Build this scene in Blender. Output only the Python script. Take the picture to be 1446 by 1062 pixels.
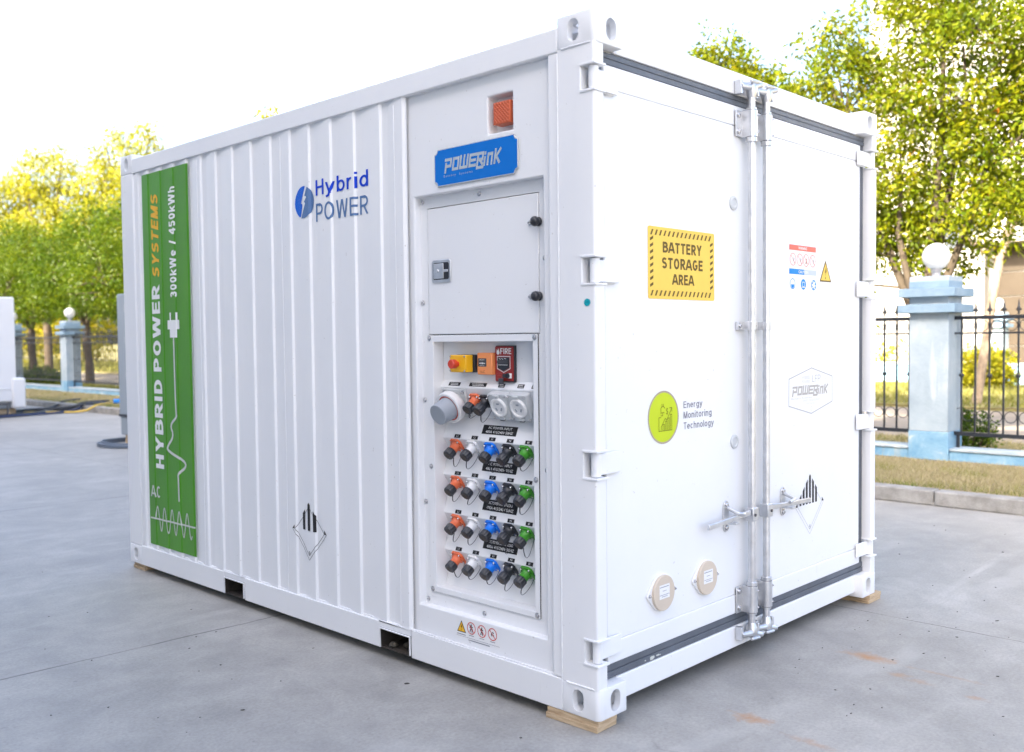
import bpy, bmesh, math, random
import numpy as np
from mathutils import Vector, Matrix
random.seed(7)
RNG = np.random.default_rng(11)
scene = bpy.context.scene
for o in list(bpy.data.objects):
    bpy.data.objects.remove(o, do_unlink=True)

# ------------------------------------------------------------------ camera, sky, sun, exposure
cam_data = bpy.data.cameras.new("camera")
cam = bpy.data.objects.new("camera", cam_data)
scene.collection.objects.link(cam)
cam.location = (-2.7128, -2.1885, 1.470)
cam.rotation_euler = (math.radians(87.730), math.radians(0.6115), math.radians(-46.0665))
cam_data.sensor_width = 36.0
cam_data.lens = 36.0 * 1348.18 / 1446.0
cam_data.clip_start = 0.05
cam_data.clip_end = 2000.0
cam_data.dof.use_dof = True
cam_data.dof.focus_distance = 4.5
cam_data.dof.aperture_fstop = 2.3
scene.camera = cam

SUN_ELEV = math.radians(33.0)
SUN_AZ = math.radians(186.0)          # direction towards the sun, from +X counter-clockwise
world = bpy.data.worlds.new("World")
scene.world = world
world.use_nodes = True
wn = world.node_tree
wn.nodes.clear()
sky = wn.nodes.new("ShaderNodeTexSky")
sky.sky_type = 'NISHITA'
sky.sun_disc = False
sky.sun_elevation = SUN_ELEV
sky.sun_rotation = math.radians(90.0) - SUN_AZ
sky.altitude = 50.0
sky.air_density = 0.75
sky.dust_density = 6.0
sky.ozone_density = 0.2
bg = wn.nodes.new("ShaderNodeBackground")
bg.inputs["Strength"].default_value = 0.15
wo = wn.nodes.new("ShaderNodeOutputWorld")
wn.links.new(sky.outputs[0], bg.inputs["Color"])
wn.links.new(bg.outputs[0], wo.inputs["Surface"])

sun_data = bpy.data.lights.new("sun", 'SUN')
sun_data.energy = 3.6
sun_data.angle = math.radians(0.53)
sun_data.color = (1.0, 0.90, 0.74)
sun = bpy.data.objects.new("sun", sun_data)
scene.collection.objects.link(sun)
to_sun = Vector((math.cos(SUN_AZ) * math.cos(SUN_ELEV), math.sin(SUN_AZ) * math.cos(SUN_ELEV), math.sin(SUN_ELEV)))
sun.rotation_euler = to_sun.to_track_quat('Z', 'Y').to_euler()
sun.location = to_sun * 60

scene.view_settings.view_transform = 'Standard'
scene.view_settings.look = 'None'
scene.view_settings.gamma = 1.0
scene.view_settings.exposure = 2.57
scene.view_settings.use_curve_mapping = False
scene.render.engine = 'CYCLES'
scene.cycles.use_denoising = True
scene.cycles.max_bounces = 8
scene.cycles.diffuse_bounces = 4
scene.cycles.glossy_bounces = 3
scene.cycles.transmission_bounces = 4
scene.cycles.transparent_max_bounces = 6
scene.cycles.caustics_reflective = False
scene.cycles.caustics_refractive = False
scene.cycles.sample_clamp_indirect = 6.0

# ------------------------------------------------------------------ materials
def ramp(nt, stops):
    r = nt.nodes.new("ShaderNodeValToRGB")
    el = r.color_ramp.elements
    while len(el) < len(stops):
        el.new(0.5)
    for e, (p, c) in zip(el, stops):
        e.position = p
        e.color = (c[0], c[1], c[2], 1.0) if not isinstance(c, (int, float)) else (c, c, c, 1.0)
    return r

def math_node(nt, op, a, b=None, clamp=False):
    n = nt.nodes.new("ShaderNodeMath")
    n.operation = op
    n.use_clamp = clamp
    for i, v in enumerate((a, b)):
        if v is None:
            continue
        if isinstance(v, (int, float)):
            n.inputs[i].default_value = v
        else:
            nt.links.new(v, n.inputs[i])
    return n.outputs[0]

def noise(nt, vec, scale, detail=4.0, rough=0.55, dist=0.0):
    n = nt.nodes.new("ShaderNodeTexNoise")
    n.inputs["Scale"].default_value = scale
    n.inputs["Detail"].default_value = detail
    n.inputs["Roughness"].default_value = rough
    n.inputs["Distortion"].default_value = dist
    if vec is not None:
        nt.links.new(vec, n.inputs["Vector"])
    return n.outputs[0]

def mixc(nt, fac, a, b, mode='MIX'):
    m = nt.nodes.new("ShaderNodeMix")
    m.data_type = 'RGBA'
    m.blend_type = mode
    ia, ib = m.inputs[6], m.inputs[7]
    for k, (s, v) in enumerate(((m.inputs[0], fac), (ia, a), (ib, b))):
        if isinstance(v, (int, float)):
            s.default_value = v if k == 0 else (v, v, v, 1)
        elif isinstance(v, (tuple, list)):
            s.default_value = (v[0], v[1], v[2], 1)
        else:
            nt.links.new(v, s)
    return m.outputs[2]

def geo_pos(nt):
    return nt.nodes.new("ShaderNodeNewGeometry").outputs["Position"]

MATS = {}
def mat(name, col, rough=0.5, metal=0.0, var=0.06, vscale=6.0, bump=0.0, bscale=60.0, spec=0.5, coat=0.0):
    """principled paint / metal / plastic with a soft mottling of its own colour and a fine relief"""
    if name in MATS:
        return MATS[name]
    m = bpy.data.materials.new(name)
    m.use_nodes = True
    nt = m.node_tree
    b = nt.nodes["Principled BSDF"]
    b.inputs["Roughness"].default_value = rough
    b.inputs["Metallic"].default_value = metal
    b.inputs["Specular IOR Level"].default_value = 0.18 if "print" in name else spec
    if coat:
        b.inputs["Coat Weight"].default_value = coat
        b.inputs["Coat Roughness"].default_value = 0.08
    p = geo_pos(nt)
    if var > 0:
        n = noise(nt, p, vscale)
        r = ramp(nt, [(0.3, tuple(max(0, c * (1 - var)) for c in col)), (0.7, tuple(min(1, c * (1 + var)) for c in col))])
        nt.links.new(n, r.inputs[0])
        nt.links.new(r.outputs[0], b.inputs["Base Color"])
        rr = math_node(nt, 'ADD', math_node(nt, 'MULTIPLY', n, 0.16), rough - 0.08, True)
        nt.links.new(rr, b.inputs["Roughness"])
    else:
        b.inputs["Base Color"].default_value = (*col, 1)
    if bump > 0:
        bn = nt.nodes.new("ShaderNodeBump")
        bn.inputs["Strength"].default_value = bump
        bn.inputs["Distance"].default_value = 0.01
        nt.links.new(noise(nt, p, bscale, 3.0), bn.inputs["Height"])
        nt.links.new(bn.outputs[0], b.inputs["Normal"])
    MATS[name] = m
    return m

def white_paint():
    m = bpy.data.materials.new("white_container_paint")
    m.use_nodes = True
    nt = m.node_tree
    b = nt.nodes["Principled BSDF"]
    p = geo_pos(nt)
    big = noise(nt, p, 1.3, 4.0)
    r = ramp(nt, [(0.3, (0.77, 0.78, 0.795)), (0.75, (0.815, 0.82, 0.825))])
    nt.links.new(big, r.inputs[0])
    # scuffs: thin sparse scratches and specks of grime
    sc = nt.nodes.new("ShaderNodeMapping")
    sc.inputs["Scale"].default_value = (1.0, 1.0, 0.12)
    nt.links.new(p, sc.inputs[0])
    streak = noise(nt, sc.outputs[0], 40.0, 3.0, 0.6)
    sr = ramp(nt, [(0.66, 0.0), (0.80, 1.0)])
    nt.links.new(streak, sr.inputs[0])
    speck = noise(nt, p, 55.0, 2.0)
    sp = ramp(nt, [(0.735, 0.0), (0.77, 1.0)])
    nt.links.new(speck, sp.inputs[0])
    c1 = mixc(nt, math_node(nt, 'MULTIPLY', sr.outputs[0], 0.18), r.outputs[0], (0.58, 0.56, 0.52))
    c2 = mixc(nt, math_node(nt, 'MULTIPLY', sp.outputs[0], 0.45), c1, (0.40, 0.37, 0.33))
    nt.links.new(c2, b.inputs["Base Color"])
    b.inputs["Specular IOR Level"].default_value = 0.5
    nt.links.new(math_node(nt, 'ADD', math_node(nt, 'MULTIPLY', big, 0.14), 0.24), b.inputs["Roughness"])
    bn = nt.nodes.new("ShaderNodeBump")
    bn.inputs["Strength"].default_value = 0.10
    bn.inputs["Distance"].default_value = 0.02
    mp = nt.nodes.new("ShaderNodeMapping")
    mp.inputs["Scale"].default_value = (1.0, 1.0, 0.5)
    nt.links.new(p, mp.inputs[0])
    h = math_node(nt, 'ADD', noise(nt, mp.outputs[0], 2.6, 2.0), math_node(nt, 'MULTIPLY', noise(nt, p, 240.0, 2.0), 0.012))
    nt.links.new(h, bn.inputs["Height"])
    nt.links.new(bn.outputs[0], b.inputs["Normal"])
    return m
WHITE = white_paint()
GASKET = mat("grey_rubber_gasket", (0.105, 0.118, 0.14), 0.45, var=0.18, vscale=9, bump=0.15, bscale=25)
GALV = mat("galvanised_steel", (0.66, 0.67, 0.69), 0.34, 0.85, var=0.12, vscale=18, bump=0.12, bscale=120)
STEEL = mat("bright_steel", (0.62, 0.62, 0.63), 0.25, 1.0, var=0.06, vscale=60)
DARKSTEEL = mat("dark_steel", (0.10, 0.10, 0.11), 0.4, 0.6, var=0.2)
BLACKP = mat("black_plastic", (0.022, 0.024, 0.03), 0.32, var=0.2, vscale=40)
BLACKIN = mat("dark_inside", (0.02, 0.019, 0.018), 0.8, var=0.3)
POCKET = mat("dirty_pocket_steel", (0.035, 0.028, 0.022), 0.85, var=0.7, vscale=14, bump=0.3)
ORANGE = mat("orange_plastic", (0.76, 0.165, 0.065), 0.38, var=0.05, vscale=30)
LIGHTORANGE = mat("light_orange_plastic", (0.82, 0.29, 0.10), 0.42, var=0.04, vscale=30)
WHITEP = mat("white_plastic", (0.78, 0.78, 0.78), 0.35, var=0.04)
BLUEP = mat("blue_plastic", (0.006, 0.19, 0.78), 0.36, var=0.05)
GREENP = mat("green_plastic", (0.055, 0.30, 0.022), 0.38, var=0.05)
GREYP = mat("grey_plastic", (0.33, 0.36, 0.40), 0.42, var=0.05)
PALEGREY = mat("pale_grey_plastic", (0.55, 0.57, 0.58), 0.30, var=0.05)
YELLOWP = mat("yellow_plastic", (0.86, 0.47, 0.015), 0.35, var=0.04)
REDP = mat("red_plastic", (0.62, 0.055, 0.025), 0.35, var=0.06)
FIRERED = mat("fire_red_enamel", (0.30, 0.022, 0.018), 0.35, var=0.06)
BEACON = mat("orange_lens", (0.60, 0.125, 0.05), 0.45, var=0.05, vscale=40)
SIGNBLUE = mat("blue_sign_enamel", (0.0, 0.155, 0.56), 0.40, var=0.05, vscale=2, spec=0.25)
CHROME = mat("mirror_metal", (0.80, 0.80, 0.80), 0.16, 1.0, var=0.03)
GREENV = mat("green_vinyl", (0.062, 0.262, 0.004), 0.34, var=0.10, vscale=3, bump=0.05, bscale=30)
INKWHITE = mat("white_print", (0.80, 0.80, 0.79), 0.5, var=0.0)
INKPALE = mat("pale_grey_print", (0.58, 0.60, 0.56), 0.5, var=0.0)
INKGOLD = mat("gold_print", (0.80, 0.43, 0.03), 0.45, var=0.0)
INKBLUE = mat("blue_print", (0.0, 0.050, 0.55), 0.4, var=0.0)
INKSKY = mat("bright_blue_print", (0.0, 0.115, 0.60), 0.4, var=0.0)
INKSLATE = mat("slate_blue_print", (0.10, 0.19, 0.37), 0.4, var=0.0)
INKBLACK = mat("black_print", (0.02, 0.02, 0.022), 0.5, var=0.0)
INKGREY = mat("grey_print", (0.24, 0.24, 0.28), 0.5, var=0.0)
INKSILVER = mat("silver_print", (0.42, 0.42, 0.44), 0.5, var=0.0)
INKBROWN = mat("brown_black_print", (0.13, 0.085, 0.02), 0.5, var=0.0)
INKYELLOW = mat("yellow_print", (0.84, 0.57, 0.105), 0.5, var=0.04)
INKRED = mat("red_print", (0.60, 0.07, 0.06), 0.5, var=0.0)
INKCORAL = mat("coral_print", (0.72, 0.17, 0.12), 0.5, var=0.0)
INKCYAN = mat("cyan_print", (0.005, 0.24, 0.72), 0.5, var=0.0)
INKLILAC = mat("pale_lilac_print", (0.52, 0.58, 0.76), 0.5, var=0.0)
INKLIME = mat("lime_vinyl", (0.50, 0.62, 0.004), 0.3, var=0.06)
INKOLIVE = mat("olive_print", (0.20, 0.23, 0.02), 0.5, var=0.0)
INKTEAL = mat("teal_print", (0.01, 0.36, 0.42), 0.4, var=0.0)
STICKWHITE = mat("white_sticker", (0.80, 0.80, 0.80), 0.4, var=0.02)
BEIGE = mat("beige_cover_film", (0.60, 0.51, 0.41), 0.4, var=0.06)
def wood_mat():
    m = bpy.data.materials.new("raw_plywood")
    m.use_nodes = True
    nt = m.node_tree
    b = nt.nodes["Principled BSDF"]
    mp = nt.nodes.new("ShaderNodeMapping")
    mp.inputs["Scale"].default_value = (1.2, 1.2, 16.0)
    nt.links.new(geo_pos(nt), mp.inputs[0])
    n = noise(nt, mp.outputs[0], 9.0, 5.0, 0.6, 0.4)
    r = ramp(nt, [(0.25, (0.33, 0.22, 0.12)), (0.5, (0.54, 0.40, 0.25)), (0.8, (0.66, 0.53, 0.37))])
    nt.links.new(n, r.inputs[0])
    nt.links.new(r.outputs[0], b.inputs["Base Color"])
    b.inputs["Roughness"].default_value = 0.8
    bn = nt.nodes.new("ShaderNodeBump")
    bn.inputs["Strength"].default_value = 0.5
    bn.inputs["Distance"].default_value = 0.004
    nt.links.new(n, bn.inputs["Height"])
    nt.links.new(bn.outputs[0], b.inputs["Normal"])
    return m
WOOD = wood_mat()

# ------------------------------------------------------------------ mesh helpers
class MB:
    """collects shapes and builds one mesh"""
    def __init__(self):
        self.bm = bmesh.new()
    def box(self, x0, x1, y0, y1, z0, z1, M=None):
        c = [(x0, y0, z0), (x1, y0, z0), (x1, y1, z0), (x0, y1, z0), (x0, y0, z1), (x1, y0, z1), (x1, y1, z1), (x0, y1, z1)]
        v = [self.bm.verts.new(M @ Vector(p) if M else p) for p in c]
        for f in ((3, 2, 1, 0), (4, 5, 6, 7), (0, 1, 5, 4), (1, 2, 6, 5), (2, 3, 7, 6), (3, 0, 4, 7)):
            self.bm.faces.new([v[i] for i in f])
        return self
    def prism(self, pts, M, h0, h1):
        """closed outline pts (u,v) extruded from h0 to h1 along M's z"""
        a = [self.bm.verts.new(M @ Vector((u, v, h0))) for u, v in pts]
        b = [self.bm.verts.new(M @ Vector((u, v, h1))) for u, v in pts]
        n = len(pts)
        self.bm.faces.new(b)
        self.bm.faces.new(a[::-1])
        for i in range(n):
            self.bm.faces.new([a[i], a[(i + 1) % n], b[(i + 1) % n], b[i]])
        return self
    def tube(self, path, r, n=8, caps=True):
        """round bar through the points of path; r a number or one per point"""
        P = [Vector(p) for p in path]
        R = r if isinstance(r, (list, tuple)) else [r] * len(P)
        rings = []
        prev = None
        for i, p in enumerate(P):
            t = (P[min(i + 1, len(P) - 1)] - P[max(i - 1, 0)])
            t = t.normalized() if t.length > 1e-9 else Vector((0, 0, 1))
            if prev is None:
                ref = Vector((0, 0, 1)) if abs(t.z) < 0.9 else Vector((1, 0, 0))
                x = t.cross(ref).normalized()
            else:
                x = (prev - t * prev.dot(t))
                x = x.normalized() if x.length > 1e-6 else t.orthogonal().normalized()
            prev = x
            y = t.cross(x)
            rings.append([self.bm.verts.new(p + (x * math.cos(2 * math.pi * k / n) + y * math.sin(2 * math.pi * k / n)) * R[i]) for k in range(n)])
        for a, b in zip(rings, rings[1:]):
            for k in range(n):
                self.bm.faces.new([a[k], a[(k + 1) % n], b[(k + 1) % n], b[k]])
        if caps:
            self.bm.faces.new(rings[0][::-1])
            self.bm.faces.new(rings[-1])
        return self
    def lathe(self, prof, M=None, n=20):
        """profile of (radius, height) turned round M's z"""
        M = M or Matrix()
        rings = []
        for r, h in prof:
            if r < 1e-6:
                rings.append([self.bm.verts.new(M @ Vector((0, 0, h)))])
            else:
                rings.append([self.bm.verts.new(M @ Vector((r * math.cos(2 * math.pi * k / n), r * math.sin(2 * math.pi * k / n), h))) for k in range(n)])
        for a, b in zip(rings, rings[1:]):
            for k in range(n):
                q = [a[k % len(a)], a[(k + 1) % len(a)], b[(k + 1) % len(b)], b[k % len(b)]]
                u = []
                for w in q:
                    if w not in u:
                        u.append(w)
                if len(u) > 2:
                    self.bm.faces.new(u)
        return self
    def plate_x(self, x, y0, y1, z0, z1, holes=(), depth=0.0):
        """sheet on the plane x facing -X with rectangular holes; hole walls run back by depth (one number or one per hole)"""
        ys = sorted({y0, y1, *[v for h in holes for v in h[:2]]})
        zs = sorted({z0, z1, *[v for h in holes for v in h[2:4]]})
        vs = {}
        def V(y, z):
            if (y, z) not in vs:
                vs[(y, z)] = self.bm.verts.new((x, y, z))
            return vs[(y, z)]
        for ya, yb in zip(ys, ys[1:]):
            for za, zb in zip(zs, zs[1:]):
                cy, cz = (ya + yb) / 2, (za + zb) / 2
                if any(h[0] < cy < h[1] and h[2] < cz < h[3] for h in holes):
                    continue
                self.bm.faces.new([V(yb, za), V(ya, za), V(ya, zb), V(yb, zb)])
        for i, h in enumerate(holes):
            d = depth[i] if isinstance(depth, (list, tuple)) else depth
            if d <= 0:
                continue
            hy = [y for y in ys if h[0] <= y <= h[1]]
            hz = [z for z in zs if h[2] <= z <= h[3]]
            loop = [(y, h[2]) for y in hy] + [(h[1], z) for z in hz[1:]] + [(y, h[3]) for y in hy[::-1][1:]] + [(h[0], z) for z in hz[::-1][1:-1]]
            back = [self.bm.verts.new((x + d, y, z)) for y, z in loop]
            for k in range(len(loop)):
                k2 = (k + 1) % len(loop)
                self.bm.faces.new([V(*loop[k]), V(*loop[k2]), back[k2], back[k]])
        return self

def offset_of(o):
    v = Vector((0, 0, 0))
    while o is not None:
        v += o.location
        o = o.parent
    return v

def link_mesh(name, me, material, parent=None):
    o = bpy.data.objects.new(name, me)
    scene.collection.objects.link(o)
    if material is not None and not me.materials:
        me.materials.append(material)
    if parent is not None:
        o.parent = parent
    return o

def obj(name, mb, material, parent=None, bevel=0.0, smooth=35.0, local=False, segs=2):
    """one mesh object; shapes are given in world metres unless local"""
    bm = mb.bm if isinstance(mb, MB) else mb
    if parent is not None and not local:
        off = offset_of(parent)
        if off.length > 0:
            bmesh.ops.translate(bm, verts=bm.verts, vec=-off)
    bmesh.ops.recalc_face_normals(bm, faces=bm.faces)
    me = bpy.data.meshes.new(name)
    bm.to_mesh(me)
    bm.free()
    if smooth:
        me.shade_smooth()
        me.set_sharp_from_angle(angle=math.radians(smooth))
    o = link_mesh(name, me, material, parent)
    if bevel > 0:
        b = o.modifiers.new("bevel", 'BEVEL')
        b.width = bevel
        b.segments = segs
        b.limit_method = 'ANGLE'
        b.angle_limit = math.radians(40)
    return o

def tag(o, label=None, cat=None, group=None, kind=None):
    for k, v in (("label", label), ("category", cat), ("group", group), ("kind", kind)):
        if v:
            o[k] = v
    return o

def thing(name, label, cat, loc=(0, 0, 0), group=None, kind=None):
    o = bpy.data.objects.new(name, None)
    scene.collection.objects.link(o)
    o.location = loc
    o.empty_display_size = 0.2
    return tag(o, label, cat, group, kind)

def copy_tree(o, parent=None):
    c = o.copy()
    scene.collection.objects.link(c)
    if parent is not None:
        c.parent = parent
        c.matrix_parent_inverse = Matrix()
    for ch in list(o.children):
        copy_tree(ch, c)
    return c

def np_mesh(name, verts, quads, tint=None):
    me = bpy.data.meshes.new(name)
    v = np.asarray(verts, dtype=np.float32)
    q = np.asarray(quads, dtype=np.int32)
    k = q.shape[1]
    me.vertices.add(len(v))
    me.vertices.foreach_set("co", v.ravel())
    me.loops.add(q.size)
    me.loops.foreach_set("vertex_index", q.ravel())
    me.polygons.add(len(q))
    me.polygons.foreach_set("loop_start", np.arange(0, q.size, k, dtype=np.int32))
    me.polygons.foreach_set("loop_total", np.full(len(q), k, dtype=np.int32))
    me.update(calc_edges=True)
    if tint is not None:
        a = me.attributes.new("tint", 'FLOAT', 'FACE')
        a.data.foreach_set("value", np.asarray(tint, dtype=np.float32))
    return me

# ---- flat print on a surface: a plane is a matrix whose x runs right, y up and z out of the surface
def plane(origin, ux, vx):
    ux, vx = Vector(ux).normalized(), Vector(vx).normalized()
    nx = ux.cross(vx)
    return Matrix(((ux.x, vx.x, nx.x, origin[0]), (ux.y, vx.y, nx.y, origin[1]), (ux.z, vx.z, nx.z, origin[2]), (0, 0, 0, 1)))
def left_plane(x, y=0.0, z=0.0):
    return plane((x, y, z), (0, -1, 0), (0, 0, 1))
def door_plane(y, x=0.0, z=0.0):
    return plane((x, y, z), (1, 0, 0), (0, 0, 1))

def flat_polys(mb, M, polys, h):
    for i, p in enumerate(polys):
        vs = [mb.bm.verts.new(M @ Vector((u, v, h + (i % 5) * 0.00006))) for u, v in p]
        try:
            f = mb.bm.faces.new(vs)
        except ValueError:
            continue
        if len(vs) > 4:
            bmesh.ops.triangulate(mb.bm, faces=[f])
    return mb

def ring_polys(cx, cy, r0, r1, n=28, sy=1.0):
    out = []
    for k in range(n):
        a, b = 2 * math.pi * k / n, 2 * math.pi * (k + 1) / n
        out.append([(cx + r0 * math.cos(a), cy + sy * r0 * math.sin(a)), (cx + r1 * math.cos(a), cy + sy * r1 * math.sin(a)),
                    (cx + r1 * math.cos(b), cy + sy * r1 * math.sin(b)), (cx + r0 * math.cos(b), cy + sy * r0 * math.sin(b))])
    return out
def disc_poly(cx, cy, r, n=32, sy=1.0):
    return [[(cx + r * math.cos(2 * math.pi * k / n), cy + sy * r * math.sin(2 * math.pi * k / n)) for k in range(n)]]
def stroke_polys(paths, w, ext=0.5):
    """thick lines through (u,v) points, square ended"""
    out = []
    for path in paths:
        for (a, b), (c, d) in zip(path, path[1:]):
            L = math.hypot(c - a, d - b)
            if L < 1e-9:
                continue
            tx, ty = (c - a) / L, (d - b) / L
            e = w * ext
            a2, b2, c2, d2 = a - tx * e, b - ty * e, c + tx * e, d + ty * e
            nx, ny = -ty * w / 2, tx * w / 2
            out.append([(a2 - nx, b2 - ny), (c2 - nx, d2 - ny), (c2 + nx, d2 + ny), (a2 + nx, b2 + ny)])
    return out
def rect(u0, u1, v0, v1):
    return [[(u0, v0), (u1, v0), (u1, v1), (u0, v1)]]
def rounded(u0, u1, v0, v1, r, n=5):
    pts = []
    for cx, cy, a0 in ((u1 - r, v0 + r, -90), (u1 - r, v1 - r, 0), (u0 + r, v1 - r, 90), (u0 + r, v0 + r, 180)):
        for k in range(n + 1):
            a = math.radians(a0 + 90 * k / n)
            pts.append((cx + r * math.cos(a), cy + r * math.sin(a)))
    return pts

def text_bm(body, M, u0, u1, v0, v1, h=0.0, bold=0.0, shear=0.0, keep=False, spacing=1.0):
    """lettering fitted to the rectangle (u0..u1, v0..v1) of plane M as flat faces"""
    cu = bpy.data.curves.new("lettering", 'FONT')
    cu.body = body
    cu.size = 1.0
    cu.offset = bold
    cu.shear = shear
    cu.space_character = spacing
    cu.resolution_u = 3
    o = bpy.data.objects.new("lettering_source", cu)
    scene.collection.objects.link(o)
    dg = bpy.context.evaluated_depsgraph_get()
    me = bpy.data.meshes.new_from_object(o.evaluated_get(dg))
    bpy.data.objects.remove(o, do_unlink=True)
    bpy.data.curves.remove(cu)
    bm = bmesh.new()
    bm.from_mesh(me)
    bpy.data.meshes.remove(me)
    xs = [v.co.x for v in bm.verts]
    ys = [v.co.y for v in bm.verts]
    x0, x1, y0, y1 = min(xs), max(xs), min(ys), max(ys)
    sx = (u1 - u0) / (x1 - x0)
    sy = (v1 - v0) / (y1 - y0)
    if keep:
        sx = sy = min(sx, sy)
    for v in bm.verts:
        v.co = M @ Vector((u0 + (v.co.x - x0) * sx, v0 + (v.co.y - y0) * sy, h))
    return bm

def text(name, body, M, box, material, parent, h=0.0006, **kw):
    return obj(name, text_bm(body, M, *box, h=h, **kw), material, parent, smooth=0)

def shape(name, polys, M, material, parent, h=0.0006):
    return obj(name, flat_polys(MB(), M, polys, h), material, parent, smooth=0)

def ribbon(path, w):
    """mitred strip of quads along a line"""
    P = [np.array(p, float) for p in path]
    closed = np.allclose(P[0], P[-1])
    if closed:
        P = P[:-1]
    n = len(P)
    L, R_ = [], []
    for i in range(n):
        d = []
        if closed or i > 0:
            v = P[i] - P[i - 1]
            d.append(v / (np.linalg.norm(v) + 1e-12))
        if closed or i < n - 1:
            v = P[(i + 1) % n] - P[i]
            d.append(v / (np.linalg.norm(v) + 1e-12))
        ns = [np.array((-v[1], v[0])) for v in d]
        m = sum(ns)
        m = m / (np.linalg.norm(m) + 1e-12)
        k = w / 2 / max(0.45, float(m @ ns[0]))
        L.append(P[i] + m * k)
        R_.append(P[i] - m * k)
    return [[tuple(R_[i]), tuple(R_[(i + 1) % n]), tuple(L[(i + 1) % n]), tuple(L[i])] for i in range(n if closed else n - 1)]

def clip_y(poly, lo, hi):
    for lim, sg in ((lo, 1), (hi, -1)):
        out = []
        for i in range(len(poly)):
            a, b = poly[i - 1], poly[i]
            ia, ib = (a[1] - lim) * sg >= -1e-9, (b[1] - lim) * sg >= -1e-9
            if ia != ib:
                k = (lim - a[1]) / (b[1] - a[1])
                out.append((a[0] + (b[0] - a[0]) * k, lim))
            if ib:
                out.append(b)
        poly = out
        if len(poly) < 3:
            return []
    return poly

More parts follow.
